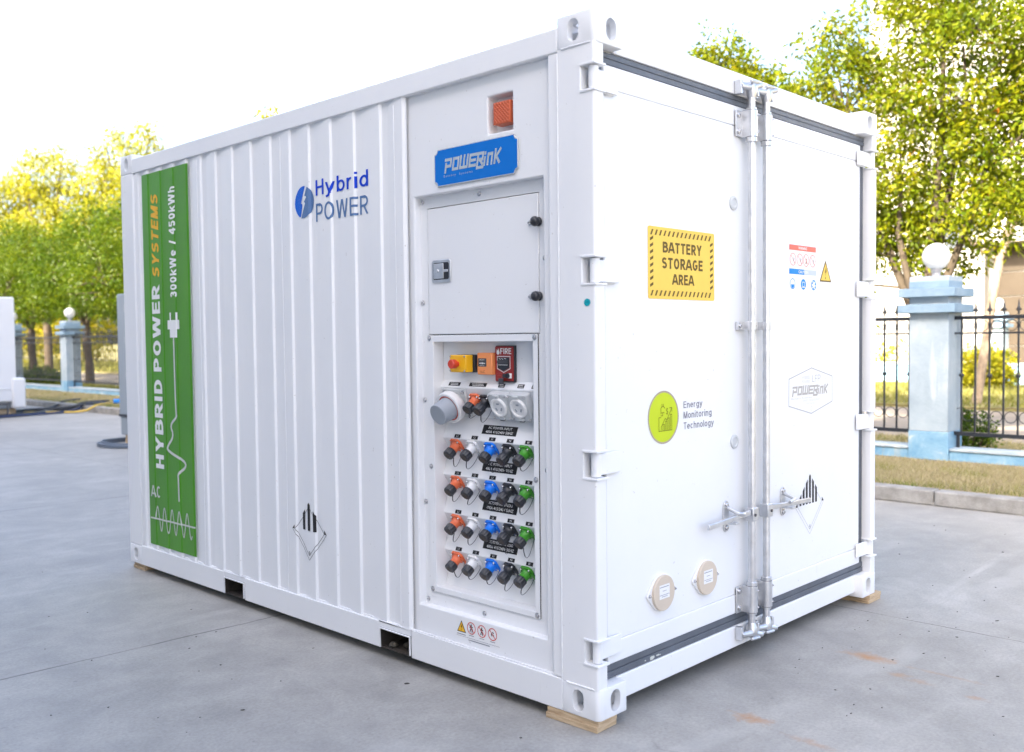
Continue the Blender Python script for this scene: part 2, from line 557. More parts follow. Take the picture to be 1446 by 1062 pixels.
def glyph(ch, t):
    """skeleton of a plain grotesque letter: strokes, bottom, top, advance (cap height 1)"""
    o = t / 2
    T, X = 1 - o, 0.72 - o
    w = 0.62
    r = w - o
    def arc(cx, cy, rx, ry, a0, a1, n=9):
        return [(cx + rx * math.cos(math.radians(a0 + (a1 - a0) * k / n)), cy + ry * math.sin(math.radians(a0 + (a1 - a0) * k / n))) for k in range(n + 1)]
    def oval(cx, cy, rx, ry):
        return arc(cx, cy, rx, ry, 0, 360, 22)
    lo, hi = 0.0, 1.0
    if ch == "A": S = [[(-0.02, -0.1), (w / 2 + 0.05 - o * .3, 1.02)], [(w + 0.12, -0.1), (w / 2 + 0.05 + o * .3, 1.02)], [(0.14, 0.30), (w - 0.04, 0.30)]]; w += 0.10
    elif ch == "B": S = [[(o, 0), (o, 1)], [(o, T), (w * .5, T)] + arc(w * .5, (T + .53) / 2, r * .42, (T - .53) / 2, 90, -90) + [(o, .53)], [(w * .5, .53)] + arc(w * .52, (.53 + o) / 2, r * .48, (.53 - o) / 2, 90, -90) + [(o, o)]]
    elif ch == "C": S = [arc(w / 2, .5, w / 2 - o, .5 - o, 48, 312, 18)]
    elif ch == "D": S = [[(o, 0), (o, 1)], [(o, T), (w * .42, T)] + arc(w * .42, .5, r - w * .42, .5 - o, 90, -90, 12) + [(o, o)]]
    elif ch == "E": w = .55; S = [[(o, 0), (o, 1)], [(o, T), (w, T)], [(o, .52), (w * .93, .52)], [(o, o), (w + .01, o)]]
    elif ch == "F": w = .54; S = [[(o, 0), (o, 1)], [(o, T), (w, T)], [(o, .50), (w * .9, .50)]]
    elif ch == "G": w = .66; S = [arc(w / 2, .5, w / 2 - o, .5 - o, 45, 335, 20)[0:19] + [(w - o, .30), (w - o, .46)], [(w * .52, .46), (w, .46)]]
    elif ch == "H": S = [[(o, 0), (o, 1)], [(w - o, 0), (w - o, 1)], [(o, .52), (w - o, .52)]]
    elif ch == "I": w = t; S = [[(o, 0), (o, 1)]]
    elif ch == "L": w = .50; S = [[(o, 0), (o, 1)], [(o, o), (w, o)]]
    elif ch == "M": w = .76; S = [[(o, 0), (o, 1)], [(w - o, 0), (w - o, 1)], [(o * .9, 1.1), (w / 2, .0)], [(w - o * .9, 1.1), (w / 2, .0)]]
    elif ch == "N": S = [[(o, 0), (o, 1)], [(w - o, 0), (w - o, 1)], [(o * .7, 1.08), (w - o * .7, -.08)]]
    elif ch == "O": w = .70; S = [oval(w / 2, .5, w / 2 - o, .5 - o)]
    elif ch == "P": S = [[(o, 0), (o, 1)], [(o, T), (w * .5, T)] + arc(w * .5, (T + .44) / 2, r - w * .5, (T - .44) / 2, 90, -90) + [(o, .44)]]
    elif ch == "R": S = [[(o, 0), (o, 1)], [(o, T), (w * .5, T)] + arc(w * .5, (T + .46) / 2, r - w * .5, (T - .46) / 2, 90, -90) + [(o, .46)], [(w * .42, .50), (w - .01, -.08)]]
    elif ch == "S": S = [arc(w / 2, (T + .52) / 2, w / 2 - o, (T - .52) / 2, 28, 90, 5) + arc(w / 2, (T + .52) / 2, w / 2 - o, (T - .52) / 2, 98, 262, 9) + arc(w / 2, (.52 + o) / 2, w / 2 - o, (.52 - o) / 2, 82, -90, 9) + arc(w / 2, (.52 + o) / 2, w / 2 - o, (.52 - o) / 2, -98, -156, 5)]
    elif ch == "T": w = .60; S = [[(w / 2, 0), (w / 2, 1)], [(0, T), (w, T)]]
    elif ch == "U": S = [[(o, 1)] + arc(w / 2, .3, w / 2 - o, .3 - o, 180, 360) + [(w - o, 1)]]
    elif ch == "W": w = 1.0; S = [[(.07, 1.1), (.27, -.1)], [(.25, -.1), (.51, 1.1)], [(.49, 1.1), (.75, -.1)], [(.73, -.1), (.93, 1.1)]]
    elif ch == "Y": w = .66; S = [[(w / 2, 0), (w / 2, .46)], [(.04, 1.1), (w / 2 + .01, .40)], [(w - .04, 1.1), (w / 2 - .01, .40)]]
    elif ch == "0": w = .56; S = [oval(w / 2, .5, w / 2 - o, .5 - o)]
    elif ch == "3": w = .56; S = [arc(w / 2 - .02, (T + .53) / 2, w / 2 - o, (T - .53) / 2, 155, -90, 10) + [(w * .35, .53)], [(w * .35, .53)] + arc(w / 2 - .01, (.53 + o) / 2, w / 2 - o, (.53 - o) / 2, 90, -155, 10)]
    elif ch == "4": w = .58; S = [[(w * .70, 0), (w * .70, 1)], [(w * .70, 1.03 - o), (o * .6, .26 + o)], [(0, .27), (w, .27)]]
    elif ch == "5": w = .56; S = [[(w * .9, T), (o + .05, T), (o, .50)] , [(o, .50)] + arc(w / 2 - .02, .33, w / 2 - o, .33 - o, 130, -150, 12)]
    elif ch == "/": w = .36; hi = 1.04; S = [[(.03, -.1), (.33, 1.1)]]
    elif ch == "i": w = t; S = [[(o, 0), (o, .72)], [(o, 1 - t * .95), (o, 1)]]
    elif ch == "l": w = t; S = [[(o, 0), (o, 1)]]
    elif ch == "k": w = .54; S = [[(o, 0), (o, 1)], [(o, .22), (w - .02, .76)], [(w * .36, .42), (w, -.06)]]
    elif ch in "nh": w = .54; S = [[(o, 0), (o, .72 if ch == "n" else 1)], [(o, .40)] + arc(w / 2, .42, w / 2 - o, X - .42, 180, 0, 9) + [(w - o, 0)]]
    elif ch == "r": w = .36; S = [[(o, 0), (o, .72)], [(o, .34)] + arc(w * .78, .40, w * .78 - o, X - .40, 180, 80, 6)]
    elif ch == "o": w = .58; S = [oval(w / 2, .36, w / 2 - o, .36 - o)]
    elif ch == "e": w = .56; S = [[(o * 1.2, .37), (w - o, .37)] + arc(w / 2, .36, w / 2 - o, .36 - o, 3, 318, 18)]
    elif ch == "c": w = .54; S = [arc(w / 2, .36, w / 2 - o, .36 - o, 45, 315, 16)]
    elif ch in "bd": w = .58; S = [oval(w / 2, .36, w / 2 - o, .36 - o), [((o if ch == "b" else w - o), 0), ((o if ch == "b" else w - o), 1)]]
    elif ch == "g": w = .58; lo = -.26; S = [oval(w / 2, .36, w / 2 - o, .36 - o), [(w - o, .72), (w - o, .0)] + arc(w / 2, .0, w / 2 - o, .26 - o, 0, -150, 9)]
    elif ch == "y": w = .56; lo = -.26; S = [[(.03, .80), (w / 2 + .02, -.02)], [(w - .03, .80), (w * .36, -.14), (w * .05, -.26 + o)]]
    elif ch == "t": w = .36; S = [[(w * .42, .92), (w * .42, .14), (w * .55, o), (w, o)], [(0, X), (w, X)]]
    else: w = .30; S = []
    if ch == "y":
        return [[q for q in (clip_y(p, -.26, .72) for p in ribbon(s_, t)) if q] for s_ in S], w
    return [[q for q in (clip_y(p, lo, hi) for p in ribbon(s_, t)) if q] for s_ in S], w

def block_bm(body, M, box, h=0.0, t=0.18, shear=0.0, gap=0.13):
    """plain bold lettering fitted to box (u0, u1, v0, v1); box bottom is the descender line when the word has one"""
    items = []
    x = 0.0
    for ch in body:
        strokes, w = glyph(ch, t)
        for k, st in enumerate(strokes):
            for p in st:
                items.append((k, [(u + x + shear * v, v) for u, v in p]))
        x += w + gap
    us = [u for k, p in items for u, v in p]
    vs = [v for k, p in items for u, v in p]
    a, b, c, d = min(us), max(us), min(vs), max(vs)
    u0, u1, v0, v1 = box
    bm = bmesh.new()
    for k, p in items:
        bm.faces.new([bm.verts.new(M @ Vector((u0 + (u - a) / (b - a) * (u1 - u0), v0 + (v - c) / (d - c) * (v1 - v0), h + 0.00006 * k))) for u, v in p])
    return bm

def block(body, M, box, material, parent, h=0.0006, **kw):
    return obj("lettering", block_bm(body, M, box, h, **kw), material, parent, smooth=0)

def boolean_cut(mb, cutters):
    """mesh of mb minus the cutters"""
    a = obj("blank", mb, None, smooth=0)
    tmp = []
    for c in cutters:
        b = obj("cutter", c, None, smooth=0)
        md = a.modifiers.new("cut", 'BOOLEAN')
        md.operation = 'DIFFERENCE'
        md.solver = 'EXACT'
        md.object = b
        tmp.append(b)
    dg = bpy.context.evaluated_depsgraph_get()
    me = bpy.data.meshes.new_from_object(a.evaluated_get(dg))
    for o in tmp + [a]:
        m_ = o.data
        bpy.data.objects.remove(o, do_unlink=True)
        bpy.data.meshes.remove(m_)
    me.shade_smooth()
    me.set_sharp_from_angle(angle=math.radians(35))
    return me

# ------------------------------------------------------------------ ground, kerb, verge, road
def concrete_mat():
    m = bpy.data.materials.new("yard_concrete")
    m.use_nodes = True
    nt = m.node_tree
    b = nt.nodes["Principled BSDF"]
    p = geo_pos(nt)
    sep = nt.nodes.new("ShaderNodeSeparateXYZ")
    nt.links.new(p, sep.inputs[0])
    big = noise(nt, p, 0.55, 5.0, 0.6, 0.6)
    mid = noise(nt, p, 4.5, 6.0, 0.65, 0.3)
    fine = noise(nt, p, 70.0, 4.0, 0.7)
    r = ramp(nt, [(0.32, (0.262, 0.254, 0.236)), (0.48, (0.352, 0.341, 0.316)), (0.66, (0.445, 0.432, 0.40))])
    nt.links.new(math_node(nt, 'ADD', math_node(nt, 'MULTIPLY', big, 0.5), math_node(nt, 'MULTIPLY', mid, 0.5)), r.inputs[0])
    fr = ramp(nt, [(0.28, 0.80), (0.72, 1.12)])
    nt.links.new(fine, fr.inputs[0])
    col = mixc(nt, 1.0, r.outputs[0], fr.outputs[0], 'MULTIPLY')
    # tyre sweeps and trowel marks: long soft streaks
    mp = nt.nodes.new("ShaderNodeMapping")
    mp.inputs["Rotation"].default_value = (0, 0, math.radians(28))
    mp.inputs["Scale"].default_value = (0.25, 2.4, 1.0)
    nt.links.new(p, mp.inputs[0])
    st = noise(nt, mp.outputs[0], 1.6, 5.0, 0.6, 0.8)
    stl = ramp(nt, [(0.60, 0.0), (0.78, 1.0)])
    nt.links.new(st, stl.inputs[0])
    col = mixc(nt, math_node(nt, 'MULTIPLY', stl.outputs[0], 0.42), col, (0.58, 0.565, 0.53))
    std = ramp(nt, [(0.22, 1.0), (0.42, 0.0)])
    nt.links.new(st, std.inputs[0])
    col = mixc(nt, math_node(nt, 'MULTIPLY', std.outputs[0], 0.42), col, (0.24, 0.235, 0.225))
    # cloudy worn patches and pale scuff arcs
    cl = ramp(nt, [(0.42, 0.0), (0.60, 1.0)])
    nt.links.new(noise(nt, p, 1.7, 7.0, 0.72, 1.2), cl.inputs[0])
    col = mixc(nt, math_node(nt, 'MULTIPLY', cl.outputs[0], 0.30), col, (0.215, 0.212, 0.205))
    wv = nt.nodes.new("ShaderNodeTexWave")
    wv.wave_type = 'RINGS'
    wv.inputs["Scale"].default_value = 0.35
    wv.inputs["Distortion"].default_value = 6.0
    wv.inputs["Detail"].default_value = 4.0
    wv.inputs["Detail Scale"].default_value = 0.8
    nt.links.new(p, wv.inputs["Vector"])
    wr = ramp(nt, [(0.93, 0.0), (0.99, 1.0)])
    nt.links.new(wv.outputs[1], wr.inputs[0])
    brk = ramp(nt, [(0.52, 0.0), (0.62, 1.0)])
    nt.links.new(noise(nt, p, 0.9, 3.0), brk.inputs[0])
    col = mixc(nt, math_node(nt, 'MULTIPLY', math_node(nt, 'MULTIPLY', wr.outputs[0], brk.outputs[0]), 0.20), col, (0.56, 0.55, 0.52))
    # pits
    pit = ramp(nt, [(0.70, 0.0), (0.74, 1.0)])
    nt.links.new(noise(nt, p, 26.0, 2.0), pit.inputs[0])
    col = mixc(nt, math_node(nt, 'MULTIPLY', pit.outputs[0], 0.35), col, (0.15, 0.15, 0.155))
    # hairline cracks
    vo = nt.nodes.new("ShaderNodeTexVoronoi")
    vo.feature = 'DISTANCE_TO_EDGE'
    vo.inputs["Scale"].default_value = 0.33
    warp = nt.nodes.new("ShaderNodeTexNoise")
    warp.inputs["Scale"].default_value = 1.3
    warp.inputs["Detail"].default_value = 6.0
    nt.links.new(p, warp.inputs["Vector"])
    wadd = nt.nodes.new("ShaderNodeVectorMath")
    wadd.operation = 'MULTIPLY_ADD'
    wadd.inputs[1].default_value = (0.9, 0.9, 0.0)
    nt.links.new(warp.outputs["Color"], wadd.inputs[0])
    nt.links.new(p, wadd.inputs[2])
    nt.links.new(wadd.outputs[0], vo.inputs["Vector"])
    ck = ramp(nt, [(0.0, 1.0), (0.0016, 0.0)])
    nt.links.new(vo.outputs["Distance"], ck.inputs[0])
    cm = ramp(nt, [(0.54, 0.0), (0.64, 1.0)])
    nt.links.new(noise(nt, p, 0.6, 3.0), cm.inputs[0])
    col = mixc(nt, math_node(nt, 'MULTIPLY', math_node(nt, 'MULTIPLY', ck.outputs[0], cm.outputs[0]), 0.35), col, (0.09, 0.088, 0.085))
    # saw-cut joints between the slabs
    wob = math_node(nt, 'MULTIPLY', math_node(nt, 'SUBTRACT', noise(nt, p, 3.0, 4.0), 0.5), 0.03)
    def joint(axis, at, step, width, tilt=0.0):
        other = 'X' if axis == 'Y' else 'Y'
        c = math_node(nt, 'ADD', math_node(nt, 'ADD', sep.outputs[axis], wob), math_node(nt, 'MULTIPLY', sep.outputs[other], tilt))
        c = math_node(nt, 'ADD', math_node(nt, 'SUBTRACT', c, at), step * 50.5)
        c = math_node(nt, 'ABSOLUTE', math_node(nt, 'SUBTRACT', math_node(nt, 'MODULO', c, step), step / 2))
        return math_node(nt, 'SUBTRACT', 1.0, math_node(nt, 'DIVIDE', c, width), True)
    j = math_node(nt, 'MAXIMUM', joint('Y', 2.235, 4.6, 0.010, 0.045), joint('X', 2.19, 5.0, 0.006))
    gap = ramp(nt, [(0.36, 0.35), (0.52, 1.0)])
    nt.links.new(noise(nt, p, 2.3, 3.0), gap.inputs[0])
    j = math_node(nt, 'MULTIPLY', j, gap.outputs[0])
    col = mixc(nt, math_node(nt, 'MULTIPLY', j, 0.85), col, (0.05, 0.05, 0.05))
    # rust stains where scrap steel lay
    rn = noise(nt, p, 16.0, 5.0, 0.7, 0.5)
    for cx, cy, ax, ay, k in ((1.50, -0.36, 0.06, 0.13, 0.75), (1.365, -0.57, 0.035, 0.06, 0.45), (0.515, -0.335, 0.055, 0.085, 0.8), (0.465, -0.595, 0.03, 0.09, 0.42),
                              (1.31, -0.89, 0.03, 0.05, 0.4), (1.49, -0.70, 0.02, 0.17, 0.35), (1.34, -0.66, 0.03, 0.07, 0.3)):
        dx = math_node(nt, 'POWER', math_node(nt, 'DIVIDE', math_node(nt, 'SUBTRACT', sep.outputs['X'], cx), ax), 2.0)
        dy = math_node(nt, 'POWER', math_node(nt, 'DIVIDE', math_node(nt, 'SUBTRACT', sep.outputs['Y'], cy), ay), 2.0)
        d = math_node(nt, 'SUBTRACT', 1.25, math_node(nt, 'SQRT', math_node(nt, 'ADD', dx, dy)))
        msk = math_node(nt, 'MULTIPLY', math_node(nt, 'ADD', d, math_node(nt, 'MULTIPLY', math_node(nt, 'SUBTRACT', rn, 0.55), 2.6)), k, True)
        col = mixc(nt, msk, col, (0.41, 0.215, 0.09))
    nt.links.new(col, b.inputs["Base Color"])
    nt.links.new(math_node(nt, 'ADD', math_node(nt, 'MULTIPLY', mid, 0.35), 0.42), b.inputs["Roughness"])
    bn = nt.nodes.new("ShaderNodeBump")
    bn.inputs["Strength"].default_value = 0.35
    bn.inputs["Distance"].default_value = 0.006
    h = math_node(nt, 'SUBTRACT', math_node(nt, 'ADD', math_node(nt, 'MULTIPLY', fine, 0.35), math_node(nt, 'MULTIPLY', mid, 0.8)), j)
    nt.links.new(h, bn.inputs["Height"])
    nt.links.new(bn.outputs[0], b.inputs["Normal"])
    return m

def mottled(name, stops, scale, rough=0.9, bump=0.3, bscale=40.0, dist=0.0, streaks=None):
    m = bpy.data.materials.new(name)
    m.use_nodes = True
    nt = m.node_tree
    b = nt.nodes["Principled BSDF"]
    b.inputs["Roughness"].default_value = rough
    b.inputs["Specular IOR Level"].default_value = 0.3
    p = geo_pos(nt)
    n = noise(nt, p, scale, 6.0, 0.65, dist)
    r = ramp(nt, stops)
    nt.links.new(n, r.inputs[0])
    col = r.outputs[0]
    if streaks:
        mp = nt.nodes.new("ShaderNodeMapping")
        mp.inputs["Scale"].default_value = (1, 1, 0.15)
        nt.links.new(p, mp.inputs[0])
        s = ramp(nt, [(0.58, 0.0), (0.75, 1.0)])
        nt.links.new(noise(nt, mp.outputs[0], 9.0, 4.0, 0.6), s.inputs[0])
        col = mixc(nt, math_node(nt, 'MULTIPLY', s.outputs[0], 0.45), col, streaks)
    nt.links.new(col, b.inputs["Base Color"])
    bn = nt.nodes.new("ShaderNodeBump")
    bn.inputs["Strength"].default_value = bump
    bn.inputs["Distance"].default_value = 0.01
    nt.links.new(noise(nt, p, bscale, 4.0, 0.6), bn.inputs["Height"])
    nt.links.new(bn.outputs[0], b.inputs["Normal"])
    return m

M_CONC = concrete_mat()
M_DRY = mottled("dry_grass_soil", [(0.3, (0.17, 0.13, 0.07)), (0.55, (0.30, 0.245, 0.15)), (0.75, (0.19, 0.185, 0.06))], 5.0)
M_LAWN = mottled("lawn_soil", [(0.3, (0.12, 0.12, 0.035)), (0.55, (0.21, 0.19, 0.075)), (0.75, (0.28, 0.235, 0.12))], 1.2)
M_ROAD = mottled("pale_road_concrete", [(0.3, (0.24, 0.20, 0.155)), (0.6, (0.31, 0.265, 0.21)), (0.8, (0.36, 0.315, 0.26))], 1.5, 0.8)
M_KERB = mottled("kerb_concrete", [(0.3, (0.20, 0.195, 0.18)), (0.6, (0.33, 0.325, 0.31)), (0.8, (0.40, 0.395, 0.38))], 6.0, 0.85, 0.5, 60)
M_BLUEWALL = mottled("pale_blue_masonry_paint", [(0.30, (0.285, 0.355, 0.415)), (0.52, (0.345, 0.42, 0.48)), (0.72, (0.43, 0.485, 0.52))], 3.2, 0.75, 0.35, 30, 0.4, (0.66, 0.72, 0.76))
M_BLUETRIM = mottled("sky_blue_trim_paint", [(0.3, (0.18, 0.28, 0.375)), (0.6, (0.24, 0.34, 0.435)), (0.8, (0.31, 0.40, 0.48))], 4.0, 0.7, 0.3, 30)
M_BLUEBASE = mottled("weathered_blue_base_paint", [(0.3, (0.13, 0.29, 0.45)), (0.5, (0.20, 0.365, 0.51)), (0.62, (0.27, 0.42, 0.54)), (0.70, (0.55, 0.60, 0.63))], 3.6, 0.75, 0.4, 30, 0.6, (0.42, 0.36, 0.22))
M_IRON = mat("black_wrought_iron", (0.018, 0.022, 0.03), 0.45, 0.2, var=0.25, vscale=20)

mb = MB()
mb.box(-260, 5.60, -200, 600, -0.30, 0.0)
tag(obj("concrete_yard", mb, M_CONC, smooth=0), kind="structure")
mb = MB()
mb.box(5.76, 7.76, -200, 600, -0.30, 0.125)
tag(obj("grass_verge", mb, M_DRY, smooth=0), kind="structure")
mb = MB()
mb.box(7.76, 9.95, -200, 600, -0.30, 0.12)
tag(obj("roadside_grass", mb, M_LAWN, smooth=0), kind="structure")
mb = MB()
mb.box(9.95, 15.5, -200, 600, -0.30, 0.08)
tag(obj("street_road", mb, M_ROAD, smooth=0), kind="structure")
mb = MB()
mb.box(15.5, 500, -200, 600, -0.30, 0.14)
tag(obj("far_lawn", mb, M_LAWN, smooth=0), kind="structure")

kerb = tag(bpy.data.objects.new("kerb", None), kind="structure")
scene.collection.objects.link(kerb)
mb = MB()
mb.box(5.605, 5.755, -200, 600, -0.3, 0.03)
obj("kerb_bedding", mb, M_KERB, kerb, smooth=0)
mb = MB()
mb.box(0, 0.155, 0.004, 0.996, 0.0, 0.130)
stone0 = obj("kerb_stone", mb, M_KERB, kerb, bevel=0.014)
stone0.location = (5.602, -7.15, 0)
for k in range(1, 48):
    s = stone0.copy()
    scene.collection.objects.link(s)
    s.location = (5.602 + random.uniform(-0.004, 0.004), -7.15 + k, random.uniform(-0.004, 0.003))
    s.rotation_euler.z = random.uniform(-0.003, 0.003)

# grass blades of the verge and beyond
def leafy_mat(name, stops, transl=0.4, rough=0.55):
    m = bpy.data.materials.new(name)
    m.use_nodes = True
    nt = m.node_tree
    b = nt.nodes["Principled BSDF"]
    b.inputs["Roughness"].default_value = rough
    b.inputs["Specular IOR Level"].default_value = 0.22
    at = nt.nodes.new("ShaderNodeAttribute")
    at.attribute_name = "tint"
    r = ramp(nt, stops)
    nt.links.new(at.outputs["Fac"], r.inputs[0])
    nt.links.new(r.outputs[0], b.inputs["Base Color"])
    t = nt.nodes.new("ShaderNodeBsdfTranslucent")
    nt.links.new(mixc(nt, 1.0, r.outputs[0], (1.25, 1.25, 0.7), 'MULTIPLY'), t.inputs["Color"])
    mx = nt.nodes.new("ShaderNodeMixShader")
    mx.inputs[0].default_value = transl
    nt.links.new(b.outputs[0], mx.inputs[1])
    nt.links.new(t.outputs[0], mx.inputs[2])
    nt.links.new(mx.outputs[0], nt.nodes["Material Output"].inputs["Surface"])
    return m
M_BLADE = leafy_mat("dry_grass_blades", [(0.0, (0.34, 0.285, 0.17)), (0.42, (0.47, 0.405, 0.26)), (0.62, (0.30, 0.29, 0.10)), (1.0, (0.12, 0.18, 0.02))], 0.25)
M_LAWNBLADE = leafy_mat("sunny_lawn_blades", [(0.0, (0.13, 0.15, 0.03)), (0.5, (0.25, 0.235, 0.07)), (1.0, (0.34, 0.29, 0.13))], 0.35)

def blades(name, regions, material, greenish=True):
    V, Q, T = [], [], []
    base = 0
    for x0, x1, y0, y1, z, n, h0, h1, w in regions:
        x = RNG.uniform(x0, x1, n)
        y = RNG.uniform(y0, y1, n)
        h = RNG.uniform(h0, h1, n)
        a = RNG.uniform(0, 2 * math.pi, n)
        lean = RNG.normal(0, 0.7, (n, 2)) * h[:, None]
        dx, dy = np.cos(a) * w, np.sin(a) * w
        p0 = np.stack([x - dx, y - dy, np.full(n, z)], 1)
        p1 = np.stack([x + dx, y + dy, np.full(n, z)], 1)
        p2 = np.stack([x + lean[:, 0], y + lean[:, 1], z + h], 1)
        v = np.stack([p0, p1, p2], 1).reshape(-1, 3)
        V.append(v)
        Q.append(np.arange(base, base + 3 * n).reshape(n, 3))
        base += 3 * n
        t = RNG.beta(2, 3, n) * 0.8
        if greenish:
            edge = np.clip(1 - (x - x0) / 0.30, 0, 1)
            patch = (np.sin(x * 5.1 + np.sin(y * 2.3) * 2) * np.sin(y * 3.7 + 1.0) > 0.55)
            t = np.clip(t + edge * RNG.uniform(0.1, 0.6, n) + patch * 0.25, 0, 1)
        T.append(t)
    return tag(link_mesh(name, np_mesh(name, np.concatenate(V), np.concatenate(Q), np.concatenate(T)), material), kind="stuff")
blades("verge_grass", [(5.77, 7.55, -1.4, 4.5, 0.122, 42000, 0.02, 0.06, 0.0035), (5.77, 7.5, 12, 34, 0.122, 26000, 0.03, 0.07, 0.009),
                       (7.98, 9.9, -2, 6, 0.118, 9000, 0.03, 0.09, 0.006)], M_BLADE)
blades("lawn_grass", [(15.5, 23.0, 2, 14, 0.135, 9000, 0.06, 0.16, 0.02), (7.98, 9.9, 20, 40, 0.118, 9000, 0.05, 0.12, 0.012), (15.6, 24.0, 36, 80, 0.135, 12000, 0.1, 0.25, 0.05)], M_LAWNBLADE, False)

# ------------------------------------------------------------------ fence: pillars, globe lamps, plinth walls, iron panels
PILLAR_Y = [1.68 - 3.87 + 3.87 * k for k in range(10)]        # centres along the fence
for k_, d_ in ((7, 0.2), (8, 0.8), (9, 0.9)):
    PILLAR_Y[k_] += d_
FX = 7.70                                                      # front face of the pillars
def box_part(name, dims, material, parent, bevel=0.006):
    m_ = MB()
    m_.box(*dims)
    return obj(name, m_, material, parent, bevel=bevel)

def make_pillar(loc):
    t = thing("fence_pillar", "", "pillar", loc, "pale blue fence pillars along the verge")
    x, y, z = loc
    w = 0.205
    m_ = MB(); m_.box(-w, w, -w, w, 0.30, 1.955)
    obj("shaft", m_, M_BLUEWALL, t, bevel=0.008, local=True)
    m_ = MB(); m_.box(-w - 0.004, w + 0.004, -w - 0.004, w + 0.004, -0.25, 0.30)
    obj("base", m_, M_BLUEBASE, t, bevel=0.008, local=True)
    for za in (1.565, 1.735):
        m_ = MB(); m_.box(-w - 0.09, w + 0.09, -w - 0.09, w + 0.09, za, za + 0.092)
        obj("cap_band", m_, M_BLUETRIM, t, bevel=0.006, local=True)
    m_ = MB(); m_.box(-w - 0.003, w + 0.003, -w - 0.003, w + 0.003, 1.83, 1.905)
    obj("cap_block", m_, M_BLUETRIM, t, bevel=0.006, local=True)
    return t
M_GLOBE = mat("opal_globe_glass", (0.80, 0.80, 0.79), 0.22, var=0.02)
M_COLLAR = mat("grey_lamp_collar", (0.36, 0.36, 0.38), 0.4, 0.3, var=0.1)
def make_globe(loc):
    t = thing("globe_lamp", "", "lamp", loc, "white globe lamps on the fence pillars")
    m_ = MB()
    m_.lathe([(0.0, 0.129)] + [(0.143 * math.sin(math.pi * k / 16), 0.272 - 0.143 * math.cos(math.pi * k / 16)) for k in range(1, 16)] + [(0.0, 0.415)], n=28)
    obj("globe", m_, M_GLOBE, t, local=True)
    m_ = MB()
    m_.lathe([(0.080, 0), (0.066, 0.022), (0.046, 0.04), (0.042, 0.09), (0.048, 0.097), (0.060, 0.128), (0.060, 0.146), (0.0, 0.146)], n=20)
    obj("collar", m_, M_COLLAR, t, local=True)
    return t

WALL_Z = 0.255
PILLAR_LABEL = {0: "pale blue fence pillar beyond the right end of the iron fence in view",
                1: "tall pale blue fence pillar right of the white container, with weathered base",
                7: "pale blue fence pillar in the left background, beyond the cables, under a white globe",
                8: "partly hidden pale blue fence pillar beside the far white enclosure"}
p_first, g_first = None, None
for k, y in enumerate(PILLAR_Y):
    loc = (FX + 0.205, y, 0.125)
    if p_first is None:
        p = p_first = make_pillar(loc)
        g = g_first = make_globe((loc[0], loc[1], 2.03))
    else:
        p = copy_tree(p_first); p.location = loc
        g = copy_tree(g_first); g.location = (loc[0], loc[1], 2.03)
    p["label"] = PILLAR_LABEL.get(k, "pale blue fence pillar screened from view by the white container")
    g["label"] = {0: "white globe lamp on the pillar beyond the fence at right", 1: "large white globe lamp on the blue pillar right of the container", 7: "small white globe lamp on the pillar in the left background",
                  8: "white globe lamp on the pillar behind the far white enclosure"}.get(k, "white globe lamp on a pillar screened by the white container")

# plinth wall, one length per bay
BAYS = [(PILLAR_Y[k] + 0.21, PILLAR_Y[k + 1] - 0.21) for k in range(9)]
BAY_LABEL = {0: "right of the large pillar", 1: "between the container's right edge and the large pillar", 6: "left of the left background pillar", 5: "right of the left background pillar"}
BAY_WORD = {0: "right of the tall pillar, before the dark bush", 1: "between container and tall pillar",
            6: "at left, right of the small globe pillar", 7: "beside the far white enclosure"}
for k, (ya, yb) in enumerate(BAYS):
    t = thing("plinth_wall", "low blue plinth wall " + BAY_WORD.get(k, "screened from view by the white container"), "wall", (FX + 0.2, ya, 0.0), "low blue plinth walls of the fence")
    box_part("wall_body", (FX + 0.03, FX + 0.33, ya, yb, -0.1, WALL_Z - 0.03), M_BLUEBASE, t, 0.004)
    box_part("coping", (FX + 0.015, FX + 0.345, ya, yb, WALL_Z - 0.03, WALL_Z), M_BLUEWALL, t, 0.008)
PX = FX + 0.19
def picket_mesh(spear, ball):
    m_ = MB()
    m_.box(-0.0085, 0.0085, -0.0085, 0.0085, 0.405, 1.655)
    if spear:
        for a in (0.0,):
            prof = [(0.0085, 1.66), (0.011, 1.675), (0.0085, 1.685), (0.021, 1.712), (0.013, 1.735), (0.004, 1.80), (0.0, 1.83)]
            m_.lathe(prof, None, 6)
        m_.prism([(-0.024, 1.70), (0.024, 1.70), (0.028, 1.716), (-0.028, 1.716)], plane((0, 0, 0), (0, 1, 0), (0, 0, 1)), -0.006, 0.006)
    if ball:
        m_.lathe([(0.0, -0.026), (0.021, -0.016), (0.027, 0.0), (0.021, 0.016), (0.0, 0.026)], Matrix.Translation((0, 0, 1.027)), 10)
    me = obj("picket_source", m_, M_IRON, smooth=40)
    d = me.data
    bpy.data.objects.remove(me)
    return d
PICKETS = {(s, b): picket_mesh(s, b) for s in (0, 1) for b in (0, 1)}
def ring_mesh(R, r, n=12):
    m_ = MB()
    pts = [(0, R * math.cos(2 * math.pi * k / n), R * math.sin(2 * math.pi * k / n)) for k in range(n + 1)]
    m_.tube(pts, r, 4, caps=False)
    o_ = obj("ring_source", m_, M_IRON, smooth=60)
    d = o_.data
    bpy.data.objects.remove(o_)
    return d
RING = ring_mesh(0.058, 0.0042)
